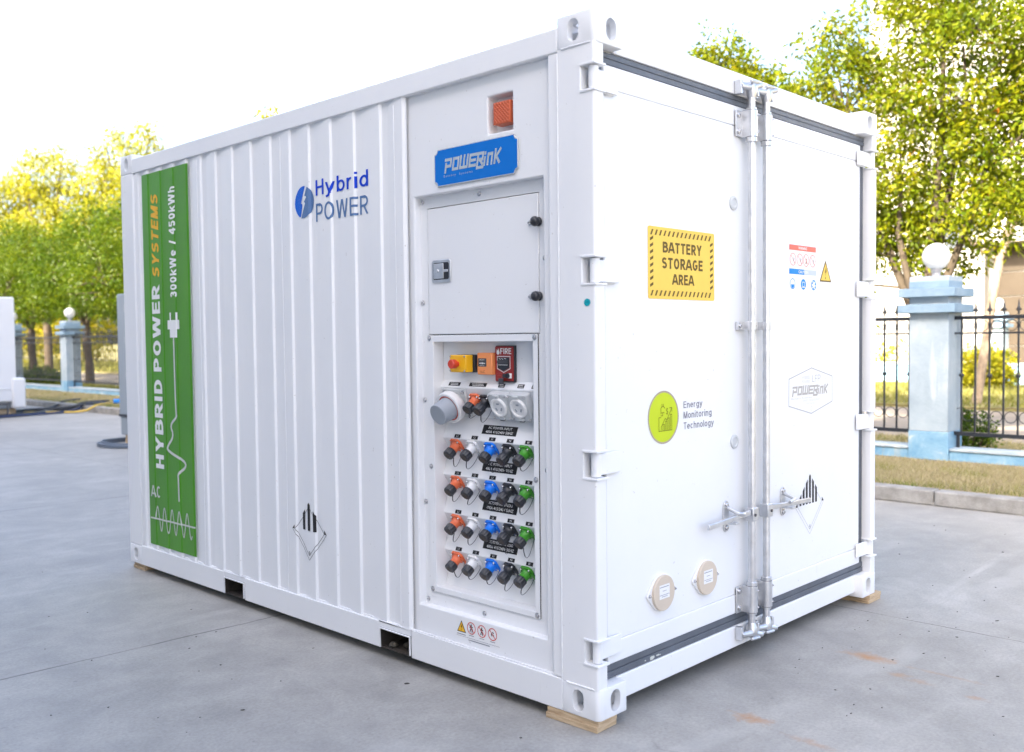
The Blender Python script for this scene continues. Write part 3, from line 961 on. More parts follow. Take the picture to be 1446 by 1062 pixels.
for k, (ya, yb) in enumerate(BAYS):
    t = thing("iron_fence_panel", "black iron fence panel with spear tips " + BAY_WORD.get(k, "screened from view by the white container"), "fence", (PX, ya, 0.0), "black iron fence panels between the pillars")
    L = yb - ya
    for z0, z1, w in ((1.615, 1.655, 0.02), (1.462, 1.482, 0.012), (0.385, 0.425, 0.02)):
        m_ = MB(); m_.box(-w, w, -0.03, L + 0.03, z0, z1)
        obj("rail", m_, M_IRON, t, local=True)
    for yy in (0.035, L - 0.035):
        m_ = MB(); m_.box(-0.014, 0.014, yy - 0.014, yy + 0.014, WALL_Z - 0.005, 0.39)
        obj("foot", m_, M_IRON, t, local=True)
    n = 25
    step = (L - 0.13) / (n - 1)
    near = k in (0, 1)
    joined = MB()
    for i in range(n):
        y = 0.065 + i * step
        o = link_mesh("picket", PICKETS[(0 if i in (0, n - 1) else 1, 1 if i % 2 == 0 else 0)], M_IRON, t)
        o.location = (0, y, 0)
        if i < n - 1:
            for z in (1.549, 0.60):
                if near:
                    r_ = link_mesh("ring", RING, M_IRON, t)
                    r_.location = (0, y + step / 2, z)
                else:
                    tmp = bmesh.new(); tmp.from_mesh(RING)
                    bmesh.ops.translate(tmp, verts=tmp.verts, vec=(0, y + step / 2, z))
                    md = bpy.data.meshes.new("tmp"); tmp.to_mesh(md); tmp.free()
                    joined.bm.from_mesh(md); bpy.data.meshes.remove(md)
    if not near:
        tag(obj("ring_row", joined, M_IRON, t, local=True), kind="stuff")
    else:
        joined.bm.free()
# twisted wire strung behind the fence
m_ = MB()
pts = []
for i in range(400):
    y = -2.0 + i * 0.025
    sag = 0.70 + 0.035 * math.cos(y * 1.6) + 0.02 * (y - 1.7)
    pts.append((PX + 0.06 + 0.006 * math.cos(i * 1.3), y, sag + 0.006 * math.sin(i * 1.3)))
m_.tube(pts, 0.0035, 4)
tag(obj("barbed_wire", m_, mat("rusty_wire", (0.10, 0.06, 0.035), 0.8), None), "thin rusty twisted wire sagging along the iron fence by the tall pillar", "wire")

# ------------------------------------------------------------------ trees and bushes
M_BARK = mottled("brown_bark", [(0.3, (0.05, 0.038, 0.026)), (0.6, (0.095, 0.074, 0.052)), (0.8, (0.15, 0.12, 0.088))], 9.0, 0.9, 0.8, 45)
M_PALEBARK = mottled("pale_bark", [(0.3, (0.19, 0.14, 0.10)), (0.6, (0.29, 0.23, 0.17)), (0.8, (0.38, 0.32, 0.26))], 7.0, 0.9, 0.6, 45)
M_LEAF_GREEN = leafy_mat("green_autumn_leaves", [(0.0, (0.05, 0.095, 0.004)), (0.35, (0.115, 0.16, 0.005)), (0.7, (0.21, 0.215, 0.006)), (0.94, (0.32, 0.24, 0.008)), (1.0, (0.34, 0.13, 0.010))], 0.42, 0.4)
M_LEAF_GOLD = leafy_mat("yellow_autumn_leaves", [(0.0, (0.10, 0.13, 0.006)), (0.3, (0.21, 0.225, 0.010)), (0.7, (0.35, 0.325, 0.020)), (1.0, (0.46, 0.37, 0.03))], 0.42, 0.45)
M_LEAF_BUSH = leafy_mat("dark_bush_leaves", [(0.0, (0.03, 0.06, 0.006)), (0.5, (0.07, 0.13, 0.010)), (1.0, (0.20, 0.24, 0.015))], 0.3, 0.4)

def leaf_quads(centres, n_each, spread, length, width, droop=0.55, flat=0.75):
    """kite-shaped leaves scattered round every centre"""
    C_ = np.repeat(np.asarray(centres), n_each, axis=0)
    n = len(C_)
    off = RNG.normal(0, 1, (n, 3))
    off /= np.linalg.norm(off, axis=1)[:, None] + 1e-6
    off *= (RNG.uniform(0, 1, n) ** 0.45)[:, None] * np.array([spread, spread, spread * flat])
    p = C_ + off
    d = off / (np.linalg.norm(off, axis=1)[:, None] + 1e-6) + RNG.normal(0, 0.6, (n, 3))
    d[:, 2] -= droop
    d /= np.linalg.norm(d, axis=1)[:, None]
    s = np.cross(d, RNG.normal(0, 1, (n, 3)))
    s /= np.linalg.norm(s, axis=1)[:, None] + 1e-6
    nrm = np.cross(d, s)
    L = length * RNG.uniform(0.6, 1.25, n)[:, None]
    W = width * RNG.uniform(0.7, 1.2, n)[:, None]
    a, c = p, p + d * L + nrm * L * 0.08
    b, e = p + d * L * 0.45 + s * W / 2 - nrm * L * 0.05, p + d * L * 0.45 - s * W / 2 - nrm * L * 0.05
    return np.stack([a, b, c, e], 1).reshape(-1, 3), np.arange(4 * n).reshape(n, 4)

def lobe_points(lobes, n):
    """clump centres filling a set of ellipsoids (x,y,z,rx,ry,rz), denser towards their skins"""
    w = np.array([l[3] * l[4] * l[5] for l in lobes]) ** 0.8
    w /= w.sum()
    out = []
    for l, k in zip(lobes, (w * n).astype(int) + 1):
        d = RNG.normal(0, 1, (k, 3))
        d /= np.linalg.norm(d, axis=1)[:, None]
        r = RNG.uniform(0.25, 1.0, k) ** 0.55 * RNG.uniform(0.85, 1.1, k)
        out.append(np.array(l[:3]) + d * r[:, None] * np.array(l[3:6]))
    return np.concatenate(out)

def tree(name, label, loc, trunk_r, fork_z, limbs, lobes, clumps, leaves, spread, leaf, material, bark, group=None, lean=(0, 0), tint_bias=0.0, droop=0.55):
    """tapered trunk with forked limbs and a crown of leaf clumps; lobes are given relative to the foot of the trunk"""
    t = thing(name, label, "tree", loc, group)
    pts = lobe_points(lobes, clumps)
    keep = RNG.random(len(pts)) > 0.06
    pts = pts[keep]
    m_ = MB()
    fork = Vector((lean[0], lean[1], fork_z))
    m_.tube([(0, 0, -0.15), (0.01, 0, 0.08), (lean[0] * 0.35 + 0.02, lean[1] * 0.35, fork_z * 0.4), (lean[0] * 0.8 - 0.02, lean[1] * 0.8 + 0.01, fork_z * 0.8), fork],
            [trunk_r * 1.45, trunk_r * 1.1, trunk_r, trunk_r * 0.92, trunk_r * 0.9], 10)
    order = RNG.permutation(len(pts))
    tips = [Vector(pts[i]) for i in order[:limbs * 7]]
    mains = []
    top = max(p[2] for p in pts)
    for i in range(limbs):
        a = 2 * math.pi * (i + RNG.uniform(-0.25, 0.25)) / limbs
        l = lobes[i % len(lobes)]
        e = Vector((l[0] + 0.35 * l[3] * math.cos(a), l[1] + 0.35 * l[4] * math.sin(a), l[2] + 0.35 * l[5]))
        mid = fork.lerp(e, 0.45) + Vector((RNG.uniform(-0.15, 0.15), RNG.uniform(-0.15, 0.15), 0.18 * (e - fork).length * 0.5))
        q = [fork, fork.lerp(mid, 0.5) + Vector((0, 0, -0.03)), mid, mid.lerp(e, 0.5) + Vector((RNG.uniform(-0.1, 0.1), RNG.uniform(-0.1, 0.1), 0.05)), e]
        m_.tube(q, [trunk_r * 0.62, trunk_r * 0.52, trunk_r * 0.42, trunk_r * 0.28, trunk_r * 0.12], 7)
        mains.append(q)
    for tip in tips:
        best = min(((p - tip).length + max(0, p.z - tip.z) * 1.5, i, j) for i, q in enumerate(mains) for j, p in enumerate(q[1:4]))
        st = mains[best[1]][best[2] + 1]
        mid = st.lerp(tip, 0.5) + Vector((RNG.uniform(-0.1, 0.1), RNG.uniform(-0.1, 0.1), 0.12))
        m_.tube([st, mid, tip], [trunk_r * 0.2, trunk_r * 0.13, trunk_r * 0.05], 5)
    obj("trunk", m_, bark, t, local=True, smooth=60)
    v, q = leaf_quads(pts, leaves, spread, leaf, leaf * 0.46, droop)
    # each clump has a tint of its own, each leaf a little more
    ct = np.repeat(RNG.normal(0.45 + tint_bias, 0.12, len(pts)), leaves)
    tint = np.clip(ct + RNG.normal(0, 0.10, len(ct)) + (RNG.random(len(ct)) < 0.002) * 0.4, 0, 1)
    c = link_mesh("crown", np_mesh("crown", v, q, tint), material, t)
    return t

# big tree right of the container, behind the pillar
tree("street_tree", "broad green tree with forked trunk behind the tall blue pillar at right", (9.25, 2.38, 0.1), 0.095, 1.35, 5,
     [(0.25, -0.40, 4.55, 1.0, 1.15, 1.1), (0.2, 1.15, 4.62, 0.9, 0.72, 0.95), (0.4, -1.15, 3.5, 1.0, 1.0, 0.9), (0.2, 0.5, 3.35, 0.9, 0.95, 0.75), (0.3, 0.1, 5.6, 0.7, 0.8, 0.75),
      (0.5, -1.6, 4.6, 0.9, 0.9, 0.9), (0.1, 1.42, 3.7, 0.6, 0.55, 0.75), (0.0, 0.95, 2.65, 0.5, 0.6, 0.55), (0.2, -0.7, 2.75, 0.7, 0.8, 0.42), (-0.1, 0.35, 2.5, 0.4, 0.5, 0.4), (0.1, 1.35, 2.1, 0.4, 0.45, 0.5), (0.3, 1.0, 1.7, 0.25, 0.25, 0.3), (0.4, -0.15, 2.35, 0.4, 0.75, 0.28)],
     1200, 38, 0.21, 0.088, M_LEAF_GREEN, M_BARK, "street trees beyond the fence", lean=(0.0, -0.05), tint_bias=0.02)
tree("street_tree", "small green tree top peeping over the container's white door header", (9.4, 5.35, 0.1), 0.09, 2.2, 4,
     [(0, -0.05, 4.80, 0.5, 0.5, 1.05), (0, 0.28, 4.72, 0.4, 0.25, 0.95), (0, -0.60, 4.45, 0.5, 0.4, 0.9), (0, -0.98, 4.15, 0.4, 0.3, 0.8)],
     420, 34, 0.18, 0.092, M_LEAF_GREEN, M_BARK, "street trees beyond the fence", tint_bias=0.05)
tree("street_tree", "tree behind the container, only its topmost sprigs showing over the roof rail", (9.4, 17.2, 0.1), 0.10, 2.4, 4,
     [(0, 0, 4.6, 1.2, 1.2, 1.5), (0.1, 0.1, 6.3, 0.28, 0.3, 0.55)], 170, 30, 0.24, 0.13, M_LEAF_GOLD, M_BARK, "street trees beyond the fence")
# row of green trees at the left, leaf tint darkened to stand for shade
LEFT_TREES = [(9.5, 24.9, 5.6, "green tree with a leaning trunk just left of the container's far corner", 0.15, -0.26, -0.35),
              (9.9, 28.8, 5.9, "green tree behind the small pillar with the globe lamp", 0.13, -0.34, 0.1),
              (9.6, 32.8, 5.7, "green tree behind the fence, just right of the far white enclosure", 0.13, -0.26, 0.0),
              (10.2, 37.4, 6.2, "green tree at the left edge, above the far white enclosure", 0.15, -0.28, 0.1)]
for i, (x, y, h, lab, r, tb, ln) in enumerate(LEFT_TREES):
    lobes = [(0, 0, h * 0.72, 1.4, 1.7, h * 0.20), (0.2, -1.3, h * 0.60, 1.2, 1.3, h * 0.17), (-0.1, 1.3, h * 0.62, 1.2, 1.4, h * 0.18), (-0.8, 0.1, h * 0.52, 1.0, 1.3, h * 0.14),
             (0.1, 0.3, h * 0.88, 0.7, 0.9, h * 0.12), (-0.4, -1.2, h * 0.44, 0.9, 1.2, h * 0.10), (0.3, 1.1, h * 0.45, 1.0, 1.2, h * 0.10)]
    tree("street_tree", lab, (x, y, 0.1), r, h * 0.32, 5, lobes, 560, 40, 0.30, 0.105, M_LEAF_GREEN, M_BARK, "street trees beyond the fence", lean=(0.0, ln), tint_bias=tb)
TALL_TREES = [(12.9, 49.0, 9.6, "tall pale yellow tree rising behind at the far left edge"),
              (15.2, 46.6, 11.6, "tallest pale yellow tree, left of centre in the left tree group"),
              (17.8, 43.2, 12.4, "tall pale yellow tree rising just left of the container's roof corner")]
for i, (x, y, h, lab) in enumerate(TALL_TREES):
    lobes = [(0, 0, h * 0.62, 2.0, 2.0, h * 0.22), (-0.9, 0.9, h * 0.52, 1.8, 1.8, h * 0.16), (0.9, -0.9, h * 0.55, 1.8, 1.8, h * 0.17), (-0.4, 0.5, h * 0.82, 1.2, 1.2, h * 0.13),
             (0.6, -0.5, h * 0.86, 1.1, 1.1, h * 0.12), (-1.2, 1.2, h * 0.70, 1.1, 1.1, h * 0.12), (1.3, -1.2, h * 0.68, 1.1, 1.1, h * 0.12), (0, 0, h * 0.36, 2.0, 2.0, h * 0.12)]
    tree("willow_tree", lab, (x, y, 0.1), 0.2, h * 0.28, 5, lobes, 620, 34, 0.50, 0.19, M_LEAF_GOLD, M_BARK, "tall yellow trees across the street", tint_bias=0.02, droop=1.2)
# yellow tree with a pale trunk across the street
tree("pale_trunk_tree", "small yellow tree with pale leaning trunk across the street at right", (16.2, 3.95, 0.1), 0.085, 2.7, 4,
     [(0, -0.3, 4.0, 1.5, 1.7, 0.7), (0.2, -1.8, 3.9, 1.2, 1.3, 0.6), (0, 0.9, 3.5, 0.9, 0.9, 0.45)],
     120, 26, 0.3, 0.12, M_LEAF_GOLD, M_PALEBARK, lean=(0.1, -0.35), tint_bias=0.15)

def bush(name, label, loc, lobes, clumps, leaves, spread, leaf, material, group=None, tb=0.0):
    t = thing(name, label, "bush", loc, group)
    m_ = MB()
    for i in range(7):
        a = i * 0.9
        m_.tube([(0.03 * math.cos(a), 0.03 * math.sin(a), -0.05), (0.12 * math.cos(a), 0.12 * math.sin(a), lobes[0][2] * 0.6), (0.25 * math.cos(a), 0.25 * math.sin(a), lobes[0][2] * 1.2)], [0.015, 0.011, 0.004], 5)
    obj("stem", m_, M_BARK, t, local=True, smooth=60)
    pts = lobe_points(lobes, clumps)
    v, q = leaf_quads(pts, leaves, spread, leaf, leaf * 0.5, -0.2, 0.9)
    tint = np.clip(np.repeat(RNG.normal(0.45 + tb, 0.15, len(pts)), leaves) + RNG.normal(0, 0.15, len(q)), 0, 1)
    link_mesh("foliage", np_mesh("foliage", v, q, tint), material, t)
    return t
bush("bush", "dark green leafy bush behind the iron fence right of the tall pillar", (8.75, 1.58, 0.12), [(0, 0, 0.22, 0.3, 0.29, 0.22), (0, 0.12, 0.32, 0.2, 0.2, 0.16)], 90, 24, 0.06, 0.05, M_LEAF_BUSH)
bush("bush", "round dark bush behind the far fence left of the small pillar", (9.2, 31.0, 0.12), [(0, 0, 0.2, 0.7, 1.35, 0.36)], 160, 26, 0.12, 0.09, M_LEAF_BUSH)
bush("bush", "round yellow green bush across the street below the far pillar", (21.6, 5.55, 0.12), [(0, 0, 0.5, 0.6, 0.75, 0.55)], 130, 28, 0.15, 0.12, M_LEAF_GOLD, tb=0.1)
bush("conifer", "slim yellow green conifer across the street beside the pale trunk", (22.4, 6.7, 0.12), [(0, 0, 0.7, 0.35, 0.35, 0.7), (0, 0, 1.6, 0.22, 0.22, 0.6)], 110, 26, 0.12, 0.1, M_LEAF_GOLD)
# thicket closing the view down the street at the left
def thicket(name, spots, clumps, leaves, spread, leaf, tb):
    pts = lobe_points(spots, clumps)
    v, q = leaf_quads(pts, leaves, spread, leaf, leaf * 0.55, 0.3, 0.9)
    tint = np.clip(np.repeat(RNG.normal(0.5 + tb, 0.2, len(pts)), leaves) + RNG.normal(0, 0.12, len(q)), 0, 1)
    return tag(link_mesh(name, np_mesh(name, v, q, tint), M_LEAF_GOLD), kind="stuff")
thicket("distant_wood", [(18 + 3.0 * i, 58 + 3.5 * (i % 3) - 0.6 * i, 2.6 + 1.2 * (i % 2), 2.6, 2.6, 2.9) for i in range(9)], 900, 26, 0.75, 0.34, 0.12)
thicket("distant_hedge", [(24.6, 8.6 + 1.8 * i, 0.6, 0.6, 1.2, 0.6) for i in range(9)], 240, 22, 0.3, 0.16, 0.05)

# ------------------------------------------------------------------ across the street: second fence, office building
for i, (yy, lab) in enumerate(((5.97, "small far pale pillar with a globe, across the street at right"), (12.4, "far pale pillar across the street, screened by the container"))):
    t = copy_tree(p_first)
    t.location = (24.0, yy, 0.05)
    tag(t, lab, "pillar", "far pillars across the street")
    g = copy_tree(g_first)
    g.location = (24.0, yy, 1.955)
    tag(g, "small globe lamp on the " + ("far pillar across the street at right" if i == 0 else "screened far pillar"), "lamp", "far globe lamps across the street")
for ya, yb, lab in ((-9, 5.75, "low far blue wall across the street, right of the far pillar"), (6.19, 12.18, "low far blue wall across the street, seen left of the tall pillar")):
    t = thing("garden_wall", lab, "wall", (24.0, ya, 0.0))
    box_part("wall_body", (23.95, 24.25, ya, yb, -0.1, 0.62), M_BLUEBASE, t, 0.005)
    box_part("coping", (23.92, 24.28, ya, yb, 0.62, 0.68), M_BLUEWALL, t, 0.008)

M_OFFICE = mottled("white_office_render", [(0.3, (0.29, 0.28, 0.265)), (0.7, (0.34, 0.33, 0.315))], 0.7, 0.8, 0.1)
M_TAN = mottled("tan_stone_cladding", [(0.3, (0.045, 0.034, 0.023)), (0.7, (0.060, 0.047, 0.033))], 1.5, 0.5, 0.1)
M_GLASS = mat("grey_window_glass", (0.10, 0.115, 0.13), 0.12, 0.0, var=0.1, vscale=0.5, spec=0.8)
M_FRAME = mat("pale_window_frame", (0.55, 0.55, 0.54), 0.5)
off = thing("office_building", "white office building across the street behind the trees at right", "building", (40, 6, 0))
box_part("wall", (36.0, 52.0, -14, 14.6, 0, 16.0), M_OFFICE, off, 0.02)
m_ = MB(); m_.box(35.6, 52.4, -14.4, 15.0, 16.003, 16.4)
obj("roof", m_, M_OFFICE, off, bevel=0.02)
first = None
for r_ in range(4):
    for c_ in range(7):
        y = -11.8 + c_ * 3.75
        z = 4.6 + r_ * 2.75
        if first is None:
            m_ = MB()
            m_.box(-0.05, 0.10, -0.95, 0.95, 0, 1.5)
            w0 = obj("window", m_, M_FRAME, off, local=True)
            me_pane = MB(); me_pane.box(-0.056, -0.052, -0.88, -0.03, 0.06, 1.44); me_pane.box(-0.056, -0.052, 0.03, 0.88, 0.06, 1.44)
            pn = obj("pane", me_pane, M_GLASS, w0, local=True)
            w0.location = Vector((36.0, y, z)) - off.location
            first = w0
        else:
            w = copy_tree(first, off)
            w.location = Vector((36.0, y, z)) - off.location
# ground floor porch in tan cladding with pale joints
por = thing("entrance_porch", "tan clad porch with pale horizontal joints behind the far pillar at right", "porch", (34, 4, 0))
box_part("column", (33.2, 33.7, 9.25, 9.75, 0, 4.6), M_OFFICE, por, 0.02)
for i in range(5):
    for j in range(8):
        m_ = MB()
        m_.box(34.0, 34.2, 9.2 - (j + 1) * 1.9 + 0.02, 9.2 - j * 1.9 - 0.02, 0.15 + i * 0.88, 0.15 + i * 0.88 + 0.84)
        obj("cladding_panel", m_, M_TAN, por, smooth=0)
m_ = MB(); m_.box(34.06, 35.9, -6.5, 9.4, 0.1, 4.55)
obj("porch_body", m_, M_FRAME, por, smooth=0)
m_ = MB(); m_.box(32.8, 35.95, -6.8, 10.0, 4.6, 5.0)
obj("canopy", m_, M_OFFICE, por, bevel=0.02)
# unseen hall, added and sized to block the sun and shade the yard
M_SHADE_HALL = mottled("shade_hall_cladding", [(0.3, (0.50, 0.51, 0.52)), (0.7, (0.58, 0.585, 0.59))], 0.6, 0.7, 0.1)
hall = thing("unseen_shade_hall", "unseen pale building added across the yard to keep it in shade", "building", (-17, 18, 0))
box_part("wall", (-26, -8.5, -8, 44, 0, 13.5), M_SHADE_HALL, hall, 0.03)
first = None
for r_ in range(3):
    for c_ in range(11):
        loc = Vector((-8.47, -5.5 + c_ * 4.7, 1.8 + r_ * 3.8)) - hall.location
        if first is None:
            m_ = MB(); m_.box(-0.05, 0.05, -1.2, 1.2, 0, 1.8)
            first = obj("window", m_, M_GLASS, hall, local=True)
            first.location = loc
        else:
            w = first.copy(); scene.collection.objects.link(w); w.location = loc

# ------------------------------------------------------------------ the battery container
# x runs along the door end, y along the length, z up; the near corner stands at (0, 0)
W, L, ZB, ZT = 2.438, 3.918, 0.045, 2.655
box_c = thing("battery_container", "large white battery container with green banner, open socket panel and double doors", "container", (1.219, 1.959, ZB))
ROOT = box_c

# corner castings: hollow blocks with oval holes
def stadium(cu, cv, w, h, n=8):
    r = w / 2
    pts = [(cu + r * math.cos(math.pi * k / n), cv + h / 2 - r + r * math.sin(math.pi * k / n)) for k in range(n + 1)]
    pts += [(cu + r * math.cos(math.pi + math.pi * k / n), cv - h / 2 + r + r * math.sin(math.pi + math.pi * k / n)) for k in range(n + 1)]
    return pts
blank = MB()
blank.box(0, 0.170, 0, 0.178, 0, 0.118)
ed = [e for e in blank.bm.edges if all(abs(v.co.x) < 1e-6 and abs(v.co.y) < 1e-6 for v in e.verts)]
bmesh.ops.bevel(blank.bm, geom=ed, offset=0.022, segments=5, affect='EDGES', profile=0.5)
ed = [e for e in blank.bm.edges if e.calc_face_angle(0) > 0.9]
bmesh.ops.bevel(blank.bm, geom=ed, offset=0.005, segments=2, affect='EDGES', profile=0.5)
bmesh.ops.recalc_face_normals(blank.bm, faces=blank.bm.faces)
c1 = MB(); c1.box(0.028, 0.142, 0.028, 0.150, 0.022, 0.10)
c2 = MB(); c2.prism(stadium(-0.100, 0.059, 0.054, 0.084), left_plane(0, 0, 0), -0.05, 0.03)
c3 = MB(); c3.prism(stadium(0.100, 0.059, 0.060, 0.084), door_plane(0), -0.05, 0.03)
c4 = MB(); c4.prism(stadium(0.085, 0.09, 0.062, 0.11), plane((0, 0, 0), (1, 0, 0), (0, 1, 0)), -0.02, 0.05)
for c in (c1, c2, c3, c4):
    bmesh.ops.recalc_face_normals(c.bm, faces=c.bm.faces)
cast_me = boolean_cut(blank, [c1, c2, c3, c4])
cast_me.materials.append(WHITE)
for sx in (0, 1):
    for sy in (0, 1):
        for sz in (0, 1):
            bm = bmesh.new()
            bm.from_mesh(cast_me)
            for v in bm.verts:
                v.co = Vector((W - v.co.x if sx else v.co.x, L - v.co.y if sy else v.co.y, ZT - v.co.z if sz else ZB + v.co.z))
            obj("corner_casting", bm, WHITE, ROOT, smooth=35)

# posts
NOTCH = [(0.252, 0.346), (0.947, 1.050), (1.664, 1.767), (2.365, 2.462)]
def mirror(x, s):
    return W - x if s else x
def bxm(m_, s, x0, x1, y0, y1, z0, z1):
    a, b = sorted((mirror(x0, s), mirror(x1, s)))
    return m_.box(a, b, y0, y1, z0, z1)
def weld(m_, path, r=0.004):
    """uneven weld bead"""
    P = [Vector(p) for p in path]
    pts, rad = [], []
    for a, b in zip(P, P[1:]):
        n = max(2, int((b - a).length / 0.012))
        for i in range(n):
            pts.append(a.lerp(b, i / n) + Vector((random.uniform(-1, 1), random.uniform(-1, 1), random.uniform(-1, 1))) * r * 0.18)
            rad.append(r * random.uniform(0.75, 1.2))
    m_.tube(pts, rad, 6)
    return m_
for s in (0, 1):
    m_ = MB()
    bxm(m_, s, 0.002, 0.062, 0.067, 0.180, 0.160, 2.540)
    obj("corner_post", m_, WHITE, ROOT, bevel=0.004)
    zs = [0.160] + [z for n_ in NOTCH for z in n_] + [2.540]
    m_ = MB()
    for a, b in zip(zs[0::2], zs[1::2]):
        rc = 0.010
        out = [(0.0012, 0.10), (0.0012, 0.005 + rc)] + [(0.0012 + rc - rc * math.cos(t), 0.005 + rc - rc * math.sin(t)) for t in (0.4, 0.8, 1.2)] + [(0.0012 + rc, 0.005), (0.057, 0.005), (0.060, 0.008), (0.060, 0.10)]
        pts = [(mirror(u, s), v) for u, v in out]
        m_.prism(pts, Matrix(), a, b)
    obj("post_lip", m_, WHITE, ROOT)
    for za, zb in NOTCH:
        for z0, z1 in ((za - 0.004, za + 0.005), (zb - 0.005, zb + 0.004)):
            m_ = MB()
            bxm(m_, s, -0.003, 0.066, -0.002, 0.070, z0, z1)
            obj("hinge_lug", m_, WHITE, ROOT, bevel=0.002)
    m_ = MB()
    bxm(m_, s, 0.0625, 0.114, 0.085, 0.180, 0.16, 2.54)
    obj("post_web", m_, WHITE, ROOT)
m_ = MB()
m_.box(0.004, 0.060, 0.181, 0.227, 0.172, 2.530)
obj("post_flange", m_, WHITE, ROOT, bevel=0.003)
m_ = MB()
weld(m_, [(0.002, 0.180, 0.17), (0.002, 0.180, 2.53)], 0.0035)
weld(m_, [(0.001, 0.02, 0.1635), (0.001, 0.17, 0.1635)], 0.004)
weld(m_, [(0.001, 0.02, 2.5365), (0.001, 0.17, 2.5365)], 0.004)
weld(m_, [(0.03, 0.232, 2.528), (0.029, 1.07, 2.528)], 0.005)
weld(m_, [(0.015, 0.232, 0.172), (0.015, 3.72, 0.172)], 0.004)
obj("weld_seam", m_, WHITE, ROOT, smooth=60)
m_ = MB()
m_.box(0.002, 0.09, 3.735, 3.912, 0.160, 2.540)
m_.box(0.006, 0.05, 3.700, 3.733, 0.172, 2.530)
obj("corner_post", m_, WHITE, ROOT, bevel=0.012, segs=3)
m_ = MB(); m_.box(W - 0.09, W - 0.002, 3.735, 3.912, 0.160, 2.540)
obj("corner_post", m_, WHITE, ROOT, bevel=0.012)

# rails
m_ = MB()
m_.box(0.0, 0.062, 0.178, 3.742, 2.530, 2.622)
obj("top_rail", m_, WHITE, ROOT, bevel=0.006)
m_ = MB()
for y0, y1, z0, z1 in ((0.178, 1.070, ZB + 0.001, 0.169), (1.300, 2.484, ZB + 0.001, 0.169), (2.708, 3.742, ZB + 0.001, 0.169), (1.070, 1.300, 0.1425, 0.169), (2.484, 2.708, 0.1425, 0.169)):
    m_.box(0.0, 0.070, y0, y1, z0, z1)
bmesh.ops.remove_doubles(m_.bm, verts=m_.bm.verts, dist=1e-5)
obj("bottom_rail", m_, WHITE, ROOT, bevel=0.003)
for ya, yb in ((1.074, 1.296), (2.488, 2.704)):
    m_ = MB()
    m_.box(0.004, 1.6, ya, ya + 0.006, ZB + 0.004, 0.141)
    m_.box(0.004, 1.6, yb - 0.006, yb, ZB + 0.004, 0.141)
    m_.box(0.004, 1.6, ya + 0.007, yb - 0.007, 0.134, 0.1405)
    m_.box(0.004, 1.6, ya + 0.007, yb - 0.007, ZB + 0.003, ZB + 0.009)
    m_.box(1.6, 1.61, ya, yb, ZB + 0.004, 0.141)
    pk = obj("fork_pocket", m_, POCKET, ROOT)
    m_ = MB()
    m_.tube([(-0.001, ya + 0.004, ZB + 0.01), (-0.002, ya + 0.003, 0.139), (-0.002, yb - 0.003, 0.1395), (-0.001, yb - 0.003, ZB + 0.004)], 0.0045, 6)
    obj("pocket_rim", m_, WHITE, pk, smooth=60)
    m_ = MB()
    for i in range(5):
        x = random.uniform(0.03, 0.25)
        y = random.uniform(ya + 0.03, yb - 0.05)
        m_.lathe([(0, 0.0), (0.02, 0.002), (0.024, 0.010), (0.012, 0.022), (0, 0.024)], Matrix.Translation((x, y, ZB + 0.009)), 7)
    obj("grit", m_, mat("pale_grit", (0.08, 0.07, 0.055), 0.9, var=0.4, vscale=60), pk, smooth=0)
for y0, y1 in ((1.9, 3.9),):
    pass
m_ = MB(); m_.box(W - 0.06, W, 0.178, 3.742, 2.53, 2.622); m_.box(W - 0.07, W, 0.178, 3.742, ZB, 0.168)
obj("right_rail", m_, WHITE, ROOT, bevel=0.004)
m_ = MB(); m_.box(W - 0.05, W - 0.02, 0.18, 3.74, 0.169, 2.529)
obj("right_wall", m_, WHITE, ROOT)
m_ = MB(); m_.box(0.09, W - 0.09, 3.84, 3.88, 0.06, 2.62)
obj("end_wall", m_, WHITE, ROOT)
m_ = MB(); m_.box(0.062, W - 0.062, 0.121, 3.84, 2.585, 2.605)
obj("roof", m_, WHITE, ROOT)
m_ = MB(); m_.box(0.072, W - 0.072, 0.121, 3.84, 0.145, 0.160)
obj("floor", m_, POCKET, ROOT)

# corrugated wall: land, steep rib face, inner floor; ribs at uneven pitch as welded
RIBS = [1.247, 1.442, 1.629, 1.809, 1.978, 2.157, 2.347, 2.540, 2.718, 2.884, 3.046, 3.208, 3.372, 3.535]
XO, XI = 0.006, 0.0185
prof = [(1.070, XI), (1.0785, XI), (1.090, XO)]
for i, s in enumerate(RIBS):
    nxt = RIBS[i]
    prev_end = prof[-1][0]
    prof += [(prev_end + 0.050, XO + 0.003), (s - 0.050, XI - 0.0015)]
    prof += [(s - 0.004, XI), (s + 0.004, XO)]
prof += [(3.585, XO + 0.003), (3.640, XI), (3.670, XI), (3.680, XO), (3.705, XO)]
PY = np.array([p[0] for p in prof])
PXX = np.array([p[1] for p in prof])
def wall_x(y):
    return float(np.interp(y, PY, PXX))
m_ = MB()
cols = []
for y, x in prof:
    cols.append([m_.bm.verts.new((x, y, z)) for z in (0.166, 0.75, 1.35, 1.95, 2.533)])
for a, b in zip(cols, cols[1:]):
    for k in range(4):
        m_.bm.faces.new([a[k], b[k], b[k + 1], a[k + 1]])
side = obj("corrugated_wall", m_, WHITE, ROOT, smooth=0, bevel=0.0025)
m_ = MB()
for y in (1.152, 2.069, 2.926):
    weld(m_, [(wall_x(y) - 0.0005, y, 0.175), (wall_x(y) - 0.0005, y - 0.006, 0.9), (wall_x(y) - 0.0005, y, 2.52)], 0.0022)
obj("sheet_seam", m_, WHITE, side, smooth=60)

